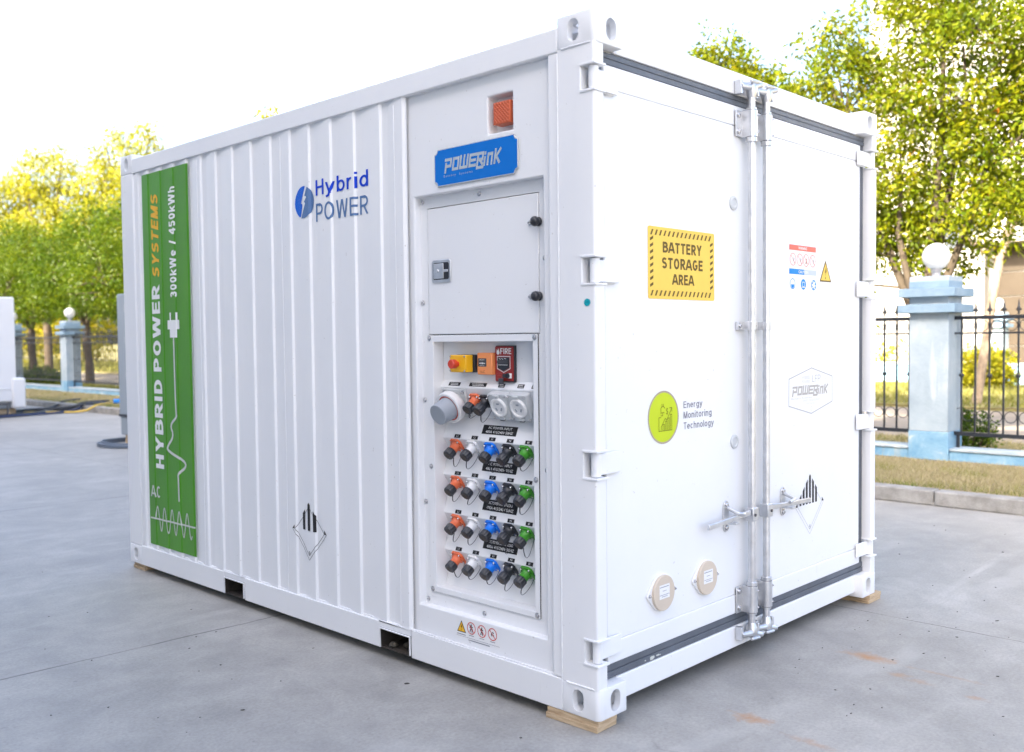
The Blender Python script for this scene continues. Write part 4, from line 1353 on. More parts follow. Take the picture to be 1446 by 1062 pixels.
def film_x(y):
    """stretched film only half follows the grooves"""
    return XO + 0.28 * (wall_x(y) - XO)
def drape(bm, lift=0.0012, surf=wall_x, arc=None):
    """bend flat print (built at x = 0) over the corrugation; with arc = (ya, yb) the film keeps its length over the ribs"""
    ys = [v.co.y for v in bm.verts]
    cuts, back = [float(y) for y in PY], None
    if arc:
        g = np.array(sorted({arc[0], arc[1], *[y for y in cuts if arc[0] < y < arc[1]]}))
        xs = np.array([surf(y) for y in g])
        a = np.concatenate([[0], np.cumsum(np.hypot(np.diff(g), np.diff(xs)))])
        flat_y = arc[0] + a / a[-1] * (arc[1] - arc[0])
        back = (flat_y, g)
        cuts = [float(y) for y in flat_y]
    for y in cuts:
        if min(ys) < y < max(ys):
            bmesh.ops.bisect_plane(bm, geom=bm.verts[:] + bm.edges[:] + bm.faces[:], dist=1e-6, plane_co=(0, y, 0), plane_no=(0, 1, 0))
    for v in bm.verts:
        if back:
            v.co.y = float(np.interp(v.co.y, *back))
        v.co.x += surf(v.co.y) - lift
    return bm
FLAT = left_plane(0.0)
def drape_shape(name, polys, material, parent, lift, surf=wall_x, arc=None):
    return obj(name, drape(flat_polys(MB(), FLAT, [[(-y, z) for y, z in p] for p in polys], 0).bm, lift, surf, arc), material, parent, smooth=0)

# green banner, 3.03 < y < 3.62
ban = MB()
ys_ = np.linspace(3.03, 3.622, 3)
vv = [[ban.bm.verts.new((0, y, z)) for z in np.linspace(0.200, 2.505, 24)] for y in ys_]
for a, b in zip(vv, vv[1:]):
    for k in range(len(a) - 1):
        ban.bm.faces.new([a[k], b[k], b[k + 1], a[k + 1]])
bmx = drape(ban.bm, 0.0016, film_x)
banner = obj("green_banner", bmx, GREENV, ROOT, smooth=20)
UPM = Matrix(((0, 0, -1, 0), (0, 1, 0, 0), (1, 0, 0, 0), (0, 0, 0, 1)))       # text that climbs: its x runs up, letter tops towards +y
def text_up(body, z0, z1, ya, yb, material, lift=0.0028, **kw):
    return obj("lettering", drape(block_bm(body, UPM, (z0, z1, ya, yb), 0.0, **kw), lift, film_x), material, banner, smooth=0)
text_up("HYBRID", 0.688, 1.237, 3.408, 3.520, INKWHITE, t=0.20)
text_up("POWER", 1.288, 1.822, 3.412, 3.520, INKWHITE, t=0.20)
text_up("SYSTEMS", 1.866, 2.376, 3.408, 3.506, INKGOLD, t=0.20, shear=0.22)
text_up("300kWe / 450kWh", 1.736, 2.392, 3.196, 3.276, INKWHITE, t=0.185)
def line_pts(pts, w):
    out = []
    for i, ((a, b), (c, d)) in enumerate(zip(pts, pts[1:])):
        out += stroke_polys([[(a, b), (c, d)]], w, 0.35)
    return out
def smooth_line(pts, it=2):
    for _ in range(it):
        q = [pts[0]]
        for a, b in zip(pts, pts[1:]):
            q += [(a[0] * .75 + b[0] * .25, a[1] * .75 + b[1] * .25), (a[0] * .25 + b[0] * .75, a[1] * .25 + b[1] * .75)]
        pts = q + [pts[-1]]
    return pts
cable = smooth_line([(3.246, 1.495), (3.240, 1.04), (3.225, 1.02), (3.325, 0.965), (3.270, 0.900), (3.375, 0.825), (3.340, 0.800), (3.150, 0.760), (3.125, 0.725), (3.232, 0.678), (3.228, 0.64), (3.225, 0.508)])
drape_shape("cable_mark", ribbon(cable, 0.017), INKPALE, banner, 0.0028, film_x)
drape_shape("plug_mark", [[(3.174, 1.545), (3.322, 1.545), (3.322, 1.600), (3.174, 1.600)], [(3.204, 1.495), (3.292, 1.495), (3.292, 1.545), (3.204, 1.545)],
                          [(3.195, 1.600), (3.214, 1.600), (3.214, 1.645), (3.195, 1.645)], [(3.272, 1.600), (3.291, 1.600), (3.291, 1.645), (3.272, 1.645)]], INKWHITE, banner, 0.0030, film_x)
bm = block_bm("AC", FLAT, (-3.596, -3.477, 0.502, 0.574), 0.0, t=0.15)
obj("lettering", drape(bm, 0.0028, film_x), INKPALE, banner, smooth=0)
sine = [(3.595 - 0.0047 * i, 0.371 - 0.074 * math.sin(-2 * math.pi * (i - 12) / 20.3)) for i in range(12, 112)]
drape_shape("wave_mark", ribbon(sine, 0.009), INKPALE, banner, 0.0028, film_x)
drape_shape("wave_axis", ribbon([(3.604, 0.367), (3.034, 0.374)], 0.010), INKPALE, banner, 0.0032, film_x)

# blue two-line print with a lightning disc
PRINT = (1.330, 1.960)
cy_, cz_, ry_, rz_ = 1.864, 2.155, 0.083, 0.079
zz_ = np.linspace(cz_ - rz_ * 0.995, cz_ + rz_ * 0.995, 41)
bolt_left = np.interp(zz_, [2.074, 2.145, 2.150, 2.234], [1.893, 1.871, 1.887, 1.846])
bolt_right = np.interp(zz_, [2.074, 2.150, 2.155, 2.180, 2.186, 2.234], [1.888, 1.846, 1.858, 1.835, 1.854, 1.826])
half_w = ry_ * np.sqrt(np.clip(1 - ((zz_ - cz_) / rz_) ** 2, 0, 1))
def disc_half(outer, inner):
    return [[(outer[k], zz_[k]), (inner[k], zz_[k]), (inner[k + 1], zz_[k + 1]), (outer[k + 1], zz_[k + 1])] for k in range(40) if abs(outer[k] - inner[k]) > 0.002 and abs(outer[k + 1] - inner[k + 1]) > 0.002]
drape_shape("logo_disc", disc_half(cy_ + half_w, np.minimum(bolt_left, cy_ + half_w)), INKSKY, side, 0.0016, arc=PRINT)
drape_shape("logo_disc", disc_half(cy_ - half_w, np.maximum(bolt_right, cy_ - half_w)), INKSLATE, side, 0.0016, arc=PRINT)
obj("lettering", drape(block_bm("Hybrid", FLAT, (-1.765, -1.341, 2.157, 2.252), 0.0, t=0.14), 0.0016, arc=PRINT), INKBLUE, side, smooth=0)
obj("lettering", drape(block_bm("POWER", FLAT, (-1.765, -1.343, 2.050, 2.137), 0.0, t=0.125), 0.0016, arc=PRINT), INKSLATE, side, smooth=0)

# class diamond with black bars on the corrugation
def diamond_polys(cx, cz, s, bars, barw=0.125):
    """hazard diamond: outlines and black bars in the upper half, (u, v) polygons"""
    fine, black = [], []
    d = [(cx, cz + s), (cx + s, cz), (cx, cz - s), (cx - s, cz)]
    fine += stroke_polys([[d[i], d[(i + 1) % 4]] for i in range(4)][1:3], 0.0022)
    e = s * 0.85
    q = [(cx, cz + e), (cx + e, cz), (cx, cz - e), (cx - e, cz)]
    fine += stroke_polys([[q[i], q[(i + 1) % 4]] for i in range(4)], 0.0024)
    w = s * barw
    for u in bars:
        a = cx + u * s
        lo = cz + 0.02 * s
        top = lambda x: cz + max(0.03 * s, s * 1.0 - abs(x - cx))
        if u == 0:
            black.append([(a - w / 2, lo), (a + w / 2, lo), (a + w / 2, top(a + w / 2)), (a, top(a)), (a - w / 2, top(a - w / 2))])
        else:
            black.append([(a - w / 2, lo), (a + w / 2, lo), (a + w / 2, top(a + w / 2)), (a - w / 2, top(a - w / 2))])
    for sg in (-1, 1):
        black.append([(cx + sg * s * 0.86, lo - 0.02 * s), (cx + sg * s, cz), (cx + sg * s * 0.86, cz + 0.14 * s)])
    return fine, black
fine, black = diamond_polys(-1.866, 0.5085, 0.146, (-0.34, 0.0, 0.34), 0.16)
neg = lambda ps: [[(-u, v) for u, v in p] for p in ps]
drape_shape("hazard_outline", neg(fine), INKBLACK, side, 0.0018, arc=(1.70, 2.04))
drape_shape("hazard_bar", neg(black), INKBLACK, side, 0.0022, arc=(1.70, 2.04))
obj("lettering", drape(text_bm("9", FLAT, -1.872, -1.858, 0.388, 0.408), 0.0018), INKBLACK, side, smooth=0)

# flat wall panel beside the post, with the beacon recess and the big equipment recess
SK, FR = 0.028, 0.062
REC = (0.279, 1.037, 0.293, 2.089)
BEA = (0.437, 0.575, 2.293, 2.441)
m_ = MB()
m_.plate_x(SK, 0.228, 1.080, 0.160, 2.535, [REC, BEA], [FR - SK + 0.004, 0.055])
flat = obj("flat_wall", m_, WHITE, ROOT, smooth=0, bevel=0.007, segs=3)
m_ = MB(); m_.box(SK + 0.055, SK + 0.060, BEA[0] - 0.002, BEA[1] + 0.002, BEA[2] - 0.002, BEA[3] + 0.002)
obj("recess_back", m_, WHITE, flat)
m_ = MB()
weld(m_, [(SK + 0.03, BEA[1] - 0.001, BEA[2] + 0.001), (SK + 0.05, BEA[0] + 0.001, BEA[2] + 0.001)], 0.002)
obj("weld_seam", m_, WHITE, flat, smooth=60)
beacon = MB(); beacon.box(0.030, 0.0795, 0.452, 0.546, 2.324, 2.413)
bea = obj("beacon_light", beacon, BEACON, ROOT, bevel=0.003)
m_ = MB()
for i in range(9):      # prism ribs of the lens, both diagonals
    for sg in (-1, 1):
        t = -0.04 + i * 0.010
        a, b = (-0.040, t - 0.0), (0.040, t + 0.0)
        c0 = -0.042 + i * 0.0105
        pts = []
        for u in np.linspace(-0.041, 0.041, 2):
            pts.append((u, c0))
        # diagonal bars clipped to the lens
        for k in (-0.062 + i * 0.0155,):
            u0, u1 = max(-0.041, -0.039 - k), min(0.041, 0.039 - k)
            if u1 - u0 > 0.004:
                m_.tube([(0.0295, 0.499 - sg * u0, 2.3685 + u0 + k), (0.0295, 0.499 - sg * u1, 2.3685 + u1 + k)], 0.0022, 4)
obj("lens_rib", m_, BEACON, bea, smooth=0)

# blue company sign with notched corners, metal rim, mirror lettering
def notched(u0, u1, v0, v1, r, n=5):
    pts = []
    for cx, cy, a0 in ((u0, v0, 90), (u1, v0, 180), (u1, v1, 270), (u0, v1, 0)):
        pts += [(cx + r * math.cos(math.radians(a0 - 90 * k / n)), cy + r * math.sin(math.radians(a0 - 90 * k / n))) for k in range(n + 1)]
    return pts
SP = left_plane(SK)
m_ = MB(); m_.prism(notched(-0.895, -0.404, 2.116, 2.272, 0.019), SP, 0.0005, 0.006)
sign = obj("blue_sign", m_, CHROME, ROOT, bevel=0.0008)
m_ = MB(); m_.prism(notched(-0.891, -0.408, 2.120, 2.268, 0.019), SP, 0.004, 0.0068)
obj("sign_face", m_, SIGNBLUE, sign)
LOGO = {"P": ([[(.11, 0.0), (.11, .58)], [(.0, .89), (.74, .89), (.74, .40), (.11, .40)]], .98),
        "O": ([[(.11, .11), (.11, .89), (.74, .89), (.74, .11), (.11, .11)]], .94),
        "W": ([[(.11, .94), (.11, .11), (1.0, .11), (1.0, .94)], [(.555, .30), (.555, .94)]], 1.20),
        "E": ([[(1.0, .89), (.11, .89), (.11, .11), (.86, .11)], [(.11, .50), (.78, .50)]], 1.0),
        "R": ([[(-.05, .89), (.74, .89), (.74, .44), (.36, .44)], [(.42, .40), (.76, .10)]], .40),
        "L": ([[(-.28, .72), (-.28, -.13), (.44, -.13)]], .52),
        "i": ([[(.10, .02), (.10, .50)], [(.10, .82), (.10, .85)]], .40),
        "n": ([[(.10, .02), (.10, .72), (.58, .72), (.58, .02)]], .85),
        "K": ([[(.10, .02), (.10, .92)], [(.66, .92), (.24, .46), (.66, .02)]], .80)}
def logo_polys(u0, u1, v0, v1, shear=0.22, w=0.22):
    polys = []
    x = 0.0
    for ch in "POWERLinK":
        paths, adv = LOGO[ch]
        polys += [[(u + x, v) for u, v in p] for p in stroke_polys(paths, w, 0.49)]
        x += adv
    polys = [[(u + shear * v, v) for u, v in p] for p in polys]
    us = [u for p in polys for u, v in p]
    vs = [v for p in polys for u, v in p]
    a, b, c, d = min(us), max(us), min(vs), max(vs)
    return [[(u0 + (u - a) / (b - a) * (u1 - u0), v0 + (v - c) / (d - c) * (v1 - v0)) for u, v in p] for p in polys]
shape("lettering", logo_polys(-0.832, -0.490, 2.160, 2.232), SP, CHROME, sign, 0.0074)
text("lettering", "Battery  Systems", SP, (-0.835, -0.660, 2.148, 2.161), CHROME, sign, 0.0074, spacing=1.5)

# recessed frame with the cabinet door above and the socket plate below
DOOR = (0.334, 0.987, 1.489, 2.036)
PLATE = (0.340, 0.999, 0.354, 1.486)
OPEN = (0.367, 0.960, 0.378, 1.457)
m_ = MB()
m_.plate_x(FR, REC[0] - 0.004, REC[1] + 0.004, REC[2] - 0.004, REC[3] + 0.004, [(DOOR[0] - 0.0035, DOOR[1] + 0.0035, DOOR[2] - 0.002, DOOR[3] + 0.0035), (OPEN[0] - 0.004, OPEN[1] + 0.004, OPEN[2] - 0.004, OPEN[3] + 0.004)], [0.02, 0.0])
frame = obj("equipment_frame", m_, WHITE, ROOT, smooth=0)
m_ = MB(); m_.box(FR + 0.02, FR + 0.024, 0.32, 1.0, 1.48, 2.05)
obj("gap_seal", m_, BLACKIN, frame)
m_ = MB(); m_.box(FR - 0.003, FR + 0.015, *DOOR)
cab = obj("cabinet_door", m_, WHITE, ROOT, bevel=0.003)
def bolt_mesh(r=0.0075):
    m_ = MB()
    m_.lathe([(r * 1.55, 0), (r * 1.55, 0.0014), (r, 0.0016), (r, 0.0045), (r * 0.75, 0.0060), (r * 0.42, 0.0060), (r * 0.40, 0.0040), (0, 0.0040)], None, 12)
    o_ = obj("screw_source", m_, STEEL, smooth=40)
    d = o_.data
    bpy.data.objects.remove(o_)
    return d
BOLT = bolt_mesh()
SMALLBOLT = bolt_mesh(0.0035)
TO_LEFT = left_plane(0).to_3x3().to_4x4()
TO_DOOR = door_plane(0).to_3x3().to_4x4()
def put(name, me, parent, M, material=None):
    o = link_mesh(name, me, material, parent)
    o.matrix_local = Matrix.Translation(-offset_of(parent)) @ M
    return o
for y, z in ((1.0217, 2.069), (0.664, 2.069), (1.026, 1.630), (1.0186, 0.313), (0.6617, 0.313), (1.026, 0.747), (0.300, 0.95), (1.024, 1.20), (0.30, 1.78)):
    put("screw", BOLT, frame, Matrix.Translation((FR - 0.0003, y, z)) @ TO_LEFT)
# paddle latch
LP = left_plane(FR - 0.003)
m_ = MB(); m_.prism(rounded(-0.960, -0.837, 1.713, 1.812, 0.014), LP, 0.0003, 0.005)
lat = obj("paddle_latch", m_, GALV, cab, bevel=0.003)
m_ = MB(); m_.prism(rounded(-0.949, -0.848, 1.726, 1.799, 0.009), LP, 0.0035, 0.0056)
obj("latch_cup", m_, BLACKP, lat)
# depth limit is thing > part > sub-part, so the latch plate sits beside the cup on the door
m_ = MB(); m_.box(FR - 0.0125, FR - 0.0086, 0.880, 0.944, 1.730, 1.795)
m_.lathe([(0.007, 0), (0.007, 0.003), (0, 0.003)], Matrix.Translation((FR - 0.0125, 0.915, 1.763)) @ TO_LEFT, 12)
m_.box(FR - 0.012, FR - 0.0086, 0.852, 0.880, 1.757, 1.768)
obj("latch_plate", m_, GALV, cab, bevel=0.0015)
for z in (1.922, 1.632):
    put("hinge_nut", SMALLBOLT, cab, Matrix.Translation((FR - 0.003, 0.377, z)) @ TO_LEFT @ Matrix.Scale(1.8, 4))
    m_ = MB()
    m_.lathe([(0, 0.040), (0.010, 0.039), (0.018, 0.031), (0.020, 0.022), (0.017, 0.013), (0.013, 0.010), (0.017, 0.008), (0.018, 0.0), (0.0, 0.0)], Matrix.Translation((FR - 0.003, 0.331, z + 0.001)) @ TO_LEFT, 16)
    obj("hinge_knob", m_, BLACKP, cab, smooth=60)

# socket plate and the stepped housing behind it
m_ = MB()
m_.plate_x(FR - 0.005, *PLATE, [OPEN], [0.060])
plate = obj("socket_plate", m_, WHITE, ROOT, smooth=0, bevel=0.002)
m_ = MB()
P0 = FR - 0.0045
for a, b, c, d in ((PLATE[0], PLATE[1], PLATE[2] - 0.0005, PLATE[2]), (PLATE[0], PLATE[1], PLATE[3], PLATE[3] + 0.0005), (PLATE[0] - 0.0005, PLATE[0], PLATE[2], PLATE[3]), (PLATE[1], PLATE[1] + 0.0005, PLATE[2], PLATE[3])):
    m_.box(P0, FR + 0.001, a, b, c, d)
obj("plate_edge", m_, BLACKIN, plate, smooth=0)
for y, z in ((0.984, 1.473), (0.356, 1.473), (0.982, 0.364), (0.356, 0.908), (0.982, 0.9095), (0.356, 0.366)):
    put("screw", BOLT, plate, Matrix.Translation((FR - 0.0055, y, z)) @ TO_LEFT)
YA, YB = OPEN[0] - 0.003, OPEN[1] + 0.003
LIPS = [1.034, 0.871, 0.701, 0.537]
profile = [(0.118, 1.462), (0.118, 1.290), (0.098, 1.259), (0.150, 1.130)]
for i, zl in enumerate(LIPS):
    profile += [(0.108, zl), (0.146, zl - 0.0525)]
profile += [(0.112, 0.374)]
m_ = MB()
cols = [[m_.bm.verts.new((x, y, z)) for y in (YA - 0.001, YB + 0.001)] for x, z in profile]
for a, b in zip(cols, cols[1:]):
    m_.bm.faces.new([a[0], a[1], b[1], b[0]])
for y in (YA, YB):
    pts = [(FR - 0.002, 1.460), (0.19, 1.460), (0.19, 0.375), (FR - 0.002, 0.375)]
    m_.bm.faces.new([m_.bm.verts.new((x, y, z)) for x, z in pts])
for z in (1.4575, 0.3775):
    m_.bm.faces.new([m_.bm.verts.new(p) for p in ((FR - 0.002, YA, z), (0.19, YA, z), (0.19, YB, z), (FR - 0.002, YB, z))])
housing = obj("stepped_housing", m_, WHITE, ROOT, smooth=0, bevel=0.003)

def row_matrix(lip, inner, y, t, h=0.0):
    """frame on an underside: x = right, y = up the slope to the lip, z = out; t metres below the lip"""
    l = Vector((lip[0], 0, lip[1])); i = Vector((inner[0], 0, inner[1]))
    up = (l - i).normalized()
    n = Vector((0, -1, 0)).cross(up).normalized()
    p = l - up * t + n * h
    return Matrix(((0, up.x, n.x, p.x), (-1, up.y, n.y, y), (0, up.z, n.z, p.z), (0, 0, 0, 1)))
# power connectors: flange, barrel, black cap, lanyard
def connector_mesh(material):
    m_ = MB()
    fl = [(-0.027, -0.030), (0.027, -0.030), (0.031, -0.02), (0.031, 0.02), (0.020, 0.032), (-0.020, 0.032), (-0.031, 0.02), (-0.031, -0.02)]
    m_.prism(fl, Matrix(), 0.0005, 0.011)
    m_.lathe([(0.0245, 0.011), (0.0225, 0.014), (0.0205, 0.020), (0.0205, 0.044), (0.0215, 0.046), (0.0, 0.046)], None, 22)
    m_.box(-0.033, -0.024, -0.006, 0.006, 0.003, 0.016)
    m_.box(0.024, 0.033, -0.006, 0.006, 0.003, 0.016)
    o_ = obj("connector_source", m_, material, smooth=35, bevel=0)
    d = o_.data
    bpy.data.objects.remove(o_)
    return d
def cap_mesh():
    m_ = MB()
    n = 14
    prof_r = []
    for k in range(n * 4):
        prof_r.append(0.0245 if (k // 2) % 2 == 0 else 0.0232)
    N = n * 4
    rings = []
    for sc_, h in ((0.94, 0.044), (1.0, 0.046), (1.0, 0.073), (0.94, 0.0755)):
        rings.append([m_.bm.verts.new((prof_r[k] * sc_ * math.cos(2 * math.pi * k / N), prof_r[k] * sc_ * math.sin(2 * math.pi * k / N), h)) for k in range(N)])
    for a, b in zip(rings, rings[1:]):
        for k in range(N):
            m_.bm.faces.new([a[k], a[(k + 1) % N], b[(k + 1) % N], b[k]])
    m_.bm.faces.new(rings[-1])
    m_.bm.faces.new(rings[0][::-1])
    m_.lathe([(0.0105, 0.0757), (0.0105, 0.0765), (0.0125, 0.0765), (0.0125, 0.0757)], None, 18)
    o_ = obj("cap_source", m_, BLACKP, smooth=30)
    d = o_.data
    bpy.data.objects.remove(o_)
    return d
def cap_mark_mesh():
    m_ = MB()
    flat_polys(m_, Matrix(), ring_polys(0, 0, 0.0095, 0.0122, 18) + stroke_polys([[(-0.006, -0.005), (0.0, 0.006)], [(0.0, -0.006), (0.006, 0.005)]], 0.002), 0.0768)
    o_ = obj("mark_source", m_, mat("bronze_print", (0.16, 0.12, 0.085), 0.5, var=0), smooth=0)
    d = o_.data
    bpy.data.objects.remove(o_)
    return d
COLS = [("orange", ORANGE, 0.886), ("white", WHITEP, 0.782), ("blue", BLUEP, 0.672), ("black", BLACKP, 0.565), ("green", GREENP, 0.468)]
CON = {c: connector_mesh(m) for c, m, y in COLS}
CAP, MARK = cap_mesh(), cap_mark_mesh()
WIRE = mat("black_lanyard", (0.03, 0.032, 0.04), 0.4, 0.4)
ROWLAB = ["top", "second", "third", "bottom"]
def connector(colour, M, row, seed, label=None):
    o = put("power_connector", CON[colour], ROOT, M)
    o["label"] = label or f"{colour} connector with black cap, {row} five-socket row"
    W_ = M
    c = link_mesh("end_cap", CAP, None, o)
    k = link_mesh("cap_mark", MARK, None, o)
    for sx in (-1, 1):
        for sy in (-1, 1):
            s_ = link_mesh("screw", SMALLBOLT, None, o)
            s_.location = (sx * 0.0225, sy * 0.022, 0.0108)
    # lanyard: hangs from the cap and loops back to the flange
    r = random.Random(seed)
    a = M @ Vector((0.012 * r.uniform(-1, 1), -0.0235, 0.060))
    b = M @ Vector((0.024, -0.028, 0.008))
    drop = r.uniform(0.045, 0.085)
    side_ = r.uniform(-0.035, 0.03)
    mid1 = a + Vector((-0.012, side_, -drop))
    mid2 = b + Vector((-0.03, side_ * 0.3, -drop * 0.8))
    pts = []
    for i in range(15):
        t = i / 14
        pts.append(a * (1 - t) ** 3 + mid1 * 3 * t * (1 - t) ** 2 + mid2 * 3 * t * t * (1 - t) + b * t ** 3)
    m_ = MB()
    Mi = M.inverted()
    m_.tube([Mi @ p for p in pts], [0.0022] * 4 + [0.0011] * 11, 5)
    obj("lanyard", m_, WIRE, o, local=True, smooth=60)
    return o
for ri, zl in enumerate(LIPS):
    lip, inner = (0.108, zl), (0.146, zl - 0.0525)
    for ci, (cname, cm, y) in enumerate(COLS):
        tilt = Matrix.Rotation(random.uniform(-0.05, 0.05), 4, 'X') @ Matrix.Rotation(random.uniform(-0.05, 0.05), 4, 'Y')
        connector(cname, row_matrix(lip, inner, y, 0.033) @ tilt, ROWLAB[ri], ri * 10 + ci)
lipA, innA = (0.098, 1.259), (0.150, 1.130)
TURN = Matrix.Rotation(0.25, 4, 'X')          # the upper bank points a little further down
connector("orange", row_matrix(lipA, innA, 0.750, 0.052) @ TURN, "", 91, "orange connector with black cap beside the big grey plug")
connector("black", row_matrix(lipA, innA, 0.690, 0.056) @ TURN, "", 92, "black connector beside the pale twin outlets")

# big grey plug in a white ring
M0 = row_matrix(lipA, innA, 0.872, 0.070)
m_ = MB(); m_.prism([(-0.072, -0.066), (0.072, -0.066), (0.072, 0.066), (-0.072, 0.066)], M0, 0.0005, 0.014)
big = obj("industrial_inlet", m_, PALEGREY, ROOT, bevel=0.004)
big["label"] = "large white inlet with thick grey plug"
m_ = MB(); m_.lathe([(0.050, 0.014), (0.066, 0.030), (0.072, 0.040), (0.072, 0.064), (0.068, 0.068), (0.058, 0.068), (0.055, 0.060), (0.055, 0.04), (0.0, 0.04)], M0, 36)
obj("locking_ring", m_, WHITEP, big)
m_ = MB(); m_.lathe([(0.0575, 0.030), (0.0575, 0.0665), (0.053, 0.0665)], M0, 30)
obj("red_seal", m_, REDP, big)
m_ = MB(); m_.lathe([(0.052, 0.055), (0.051, 0.075), (0.047, 0.122), (0.0465, 0.132), (0.044, 0.134), (0.0, 0.134)], M0, 36)
obj("grey_plug", m_, GREYP, big)
for sx in (-1, 1):
    for sy in (-1, 1):
        put("screw", BOLT, big, M0 @ Matrix.Translation((sx * 0.058, sy * 0.054, 0.0137)))

# pale twin outlets
for y, lab in ((0.590, "left pale twin outlet with round flap"), (0.478, "right pale twin outlet with three-pin face")):
    M1 = row_matrix(lipA, innA, y, 0.066)
    m_ = MB(); m_.prism(rounded(-0.054, 0.054, -0.058, 0.058, 0.008), M1, 0.0005, 0.034)
    out = obj("power_outlet", m_, PALEGREY, ROOT, bevel=0.003)
    out["label"] = lab
    m_ = MB(); m_.lathe([(0.043, 0.034), (0.043, 0.042), (0.040, 0.045), (0.034, 0.045), (0.033, 0.038), (0.0, 0.038)], M1, 32)
    obj("flap_ring", m_, WHITEP, out)
    m_ = MB(); m_.box(-0.016, 0.016, 0.044, 0.056, 0.034, 0.044, M1); m_.box(-0.016, 0.016, -0.056, -0.044, 0.034, 0.043, M1)
    obj("flap_hinge", m_, PALEGREY, out, bevel=0.002)
    m_ = MB()
    for k in range(3):
        a = math.radians(90 + 120 * k)
        m_.box(-0.003, 0.003, -0.007, 0.007, 0.0385, 0.041, M1 @ Matrix.Translation((0.016 * math.cos(a), 0.016 * math.sin(a), 0)) @ Matrix.Rotation(a, 4, 'Z'))
    obj("pin_slot", m_, GREYP, out)
    m_ = MB(); m_.box(-0.012, 0.012, -0.0605, -0.055, 0.030, 0.040, M1)
    obj("flap_catch", m_, BLACKP, out)
    for sx in (-1, 1):
        for sy in (-1, 1):
            put("screw", SMALLBOLT, out, M1 @ Matrix.Translation((sx * 0.046, sy * 0.050, 0.0337)))

# emergency stop, call point, fire station on the back panel
m_ = MB(); m_.box(0.095, 0.1175, 0.742, 0.852, 1.326, 1.402)
est = obj("emergency_stop", m_, BLACKP, ROOT, bevel=0.004)
m_ = MB(); m_.box(0.052, 0.0945, 0.748, 0.850, 1.327, 1.401)
obj("yellow_box", m_, YELLOWP, est, bevel=0.004)
m_ = MB(); m_.lathe([(0.012, 0.0), (0.012, 0.010), (0.019, 0.014), (0.020, 0.036), (0.017, 0.040), (0, 0.040)], Matrix.Translation((0.052, 0.800, 1.363)) @ TO_LEFT, 26)
obj("stop_button", m_, REDP, est)
for sy in (0.755, 0.843):
    for sz in (1.333, 1.395):
        put("screw", SMALLBOLT, est, Matrix.Translation((0.0518, sy, sz)) @ TO_LEFT @ Matrix.Scale(0.8, 4))
m_ = MB(); m_.box(0.084, 0.1175, 0.624, 0.712, 1.318, 1.410)
call = obj("call_point", m_, LIGHTORANGE, ROOT, bevel=0.004)
CP = left_plane(0.084, -0.009)
shape("glass_panel", [rounded(-0.715, -0.665, 1.352, 1.387, 0.003)], CP, mat("dark_grey_print", (0.07, 0.075, 0.08), 0.3, var=0), call, 0.0005)
shape("pictogram", disc_poly(-0.690, 1.366, 0.0042, 14) + [[(-0.708, 1.3645), (-0.700, 1.3645), (-0.700, 1.3675), (-0.708, 1.3675)], [(-0.700, 1.362), (-0.696, 1.366), (-0.700, 1.370)],
      [(-0.680, 1.3645), (-0.672, 1.3645), (-0.672, 1.3675), (-0.680, 1.3675)], [(-0.680, 1.362), (-0.680, 1.370), (-0.684, 1.366)]], CP, INKWHITE, call, 0.0008)
text("lettering", "EMERGENCY", CP, (-0.706, -0.674, 1.378, 1.383), INKWHITE, call, 0.0008)
text("lettering", "BREAK GLASS", CP, (-0.704, -0.676, 1.354, 1.358), INKWHITE, call, 0.0008)
shape("pictogram", stroke_polys([[(-0.704, 1.333), (-0.690, 1.333)], [(-0.704, 1.328), (-0.676, 1.328)], [(-0.684, 1.333), (-0.676, 1.336)]], 0.002), CP, mat("brown_print", (0.35, 0.12, 0.05), 0.5, var=0), call, 0.0006)
m_ = MB(); m_.box(0.092, 0.1175, 0.503, 0.610, 1.290, 1.441)
fire = obj("fire_station", m_, BLACKP, ROOT, bevel=0.002)
FPL = left_plane(0.0885)
m_ = MB(); m_.prism(rounded(-0.609, -0.506, 1.295, 1.437, 0.003), FPL, -0.0034, 0.0)
obj("red_face", m_, FIRERED, fire)
block("FIRE", FPL, (-0.579, -0.516, 1.406, 1.430), INKWHITE, fire, 0.0005, t=0.17)
shape("pictogram", disc_poly(-0.592, 1.412, 0.009, 18) + [[(-0.601, 1.414), (-0.598, 1.426), (-0.594, 1.419), (-0.590, 1.430), (-0.584, 1.414)]], FPL, INKWHITE, fire, 0.0005)
shape("pull_outline", stroke_polys([[(-0.597, 1.396), (-0.523, 1.396), (-0.523, 1.346), (-0.560, 1.330), (-0.597, 1.346), (-0.597, 1.396)]], 0.003), FPL, INKWHITE, fire, 0.0005)
m_ = MB(); m_.prism([(-0.592, 1.392), (-0.528, 1.392), (-0.528, 1.349), (-0.560, 1.336), (-0.592, 1.349)], FPL, 0.0003, 0.004)
obj("pull_handle", m_, BLACKP, fire)
m_ = MB(); m_.box(-0.590, -0.530, 1.366, 1.380, 0.004, 0.010, FPL)
obj("pull_bar", m_, DARKSTEEL, fire, bevel=0.002)
shape("pictogram", stroke_polys([[(-0.582, 1.388), (-0.574, 1.384)], [(-0.568, 1.388), (-0.560, 1.384)], [(-0.553, 1.388), (-0.542, 1.386)], [(-0.586, 1.361), (-0.534, 1.361)]], 0.0022), FPL, INKWHITE, fire, 0.0048)
shape("pictogram", stroke_polys([[(-0.600, 1.326), (-0.570, 1.326)], [(-0.600, 1.318), (-0.574, 1.318)], [(-0.600, 1.305), (-0.580, 1.305)]], 0.0012), FPL, mat("pale_red_print", (0.42, 0.12, 0.10), 0.5, var=0), fire, 0.0005)
fire.location += Vector((0.012, 0.011, -0.001))
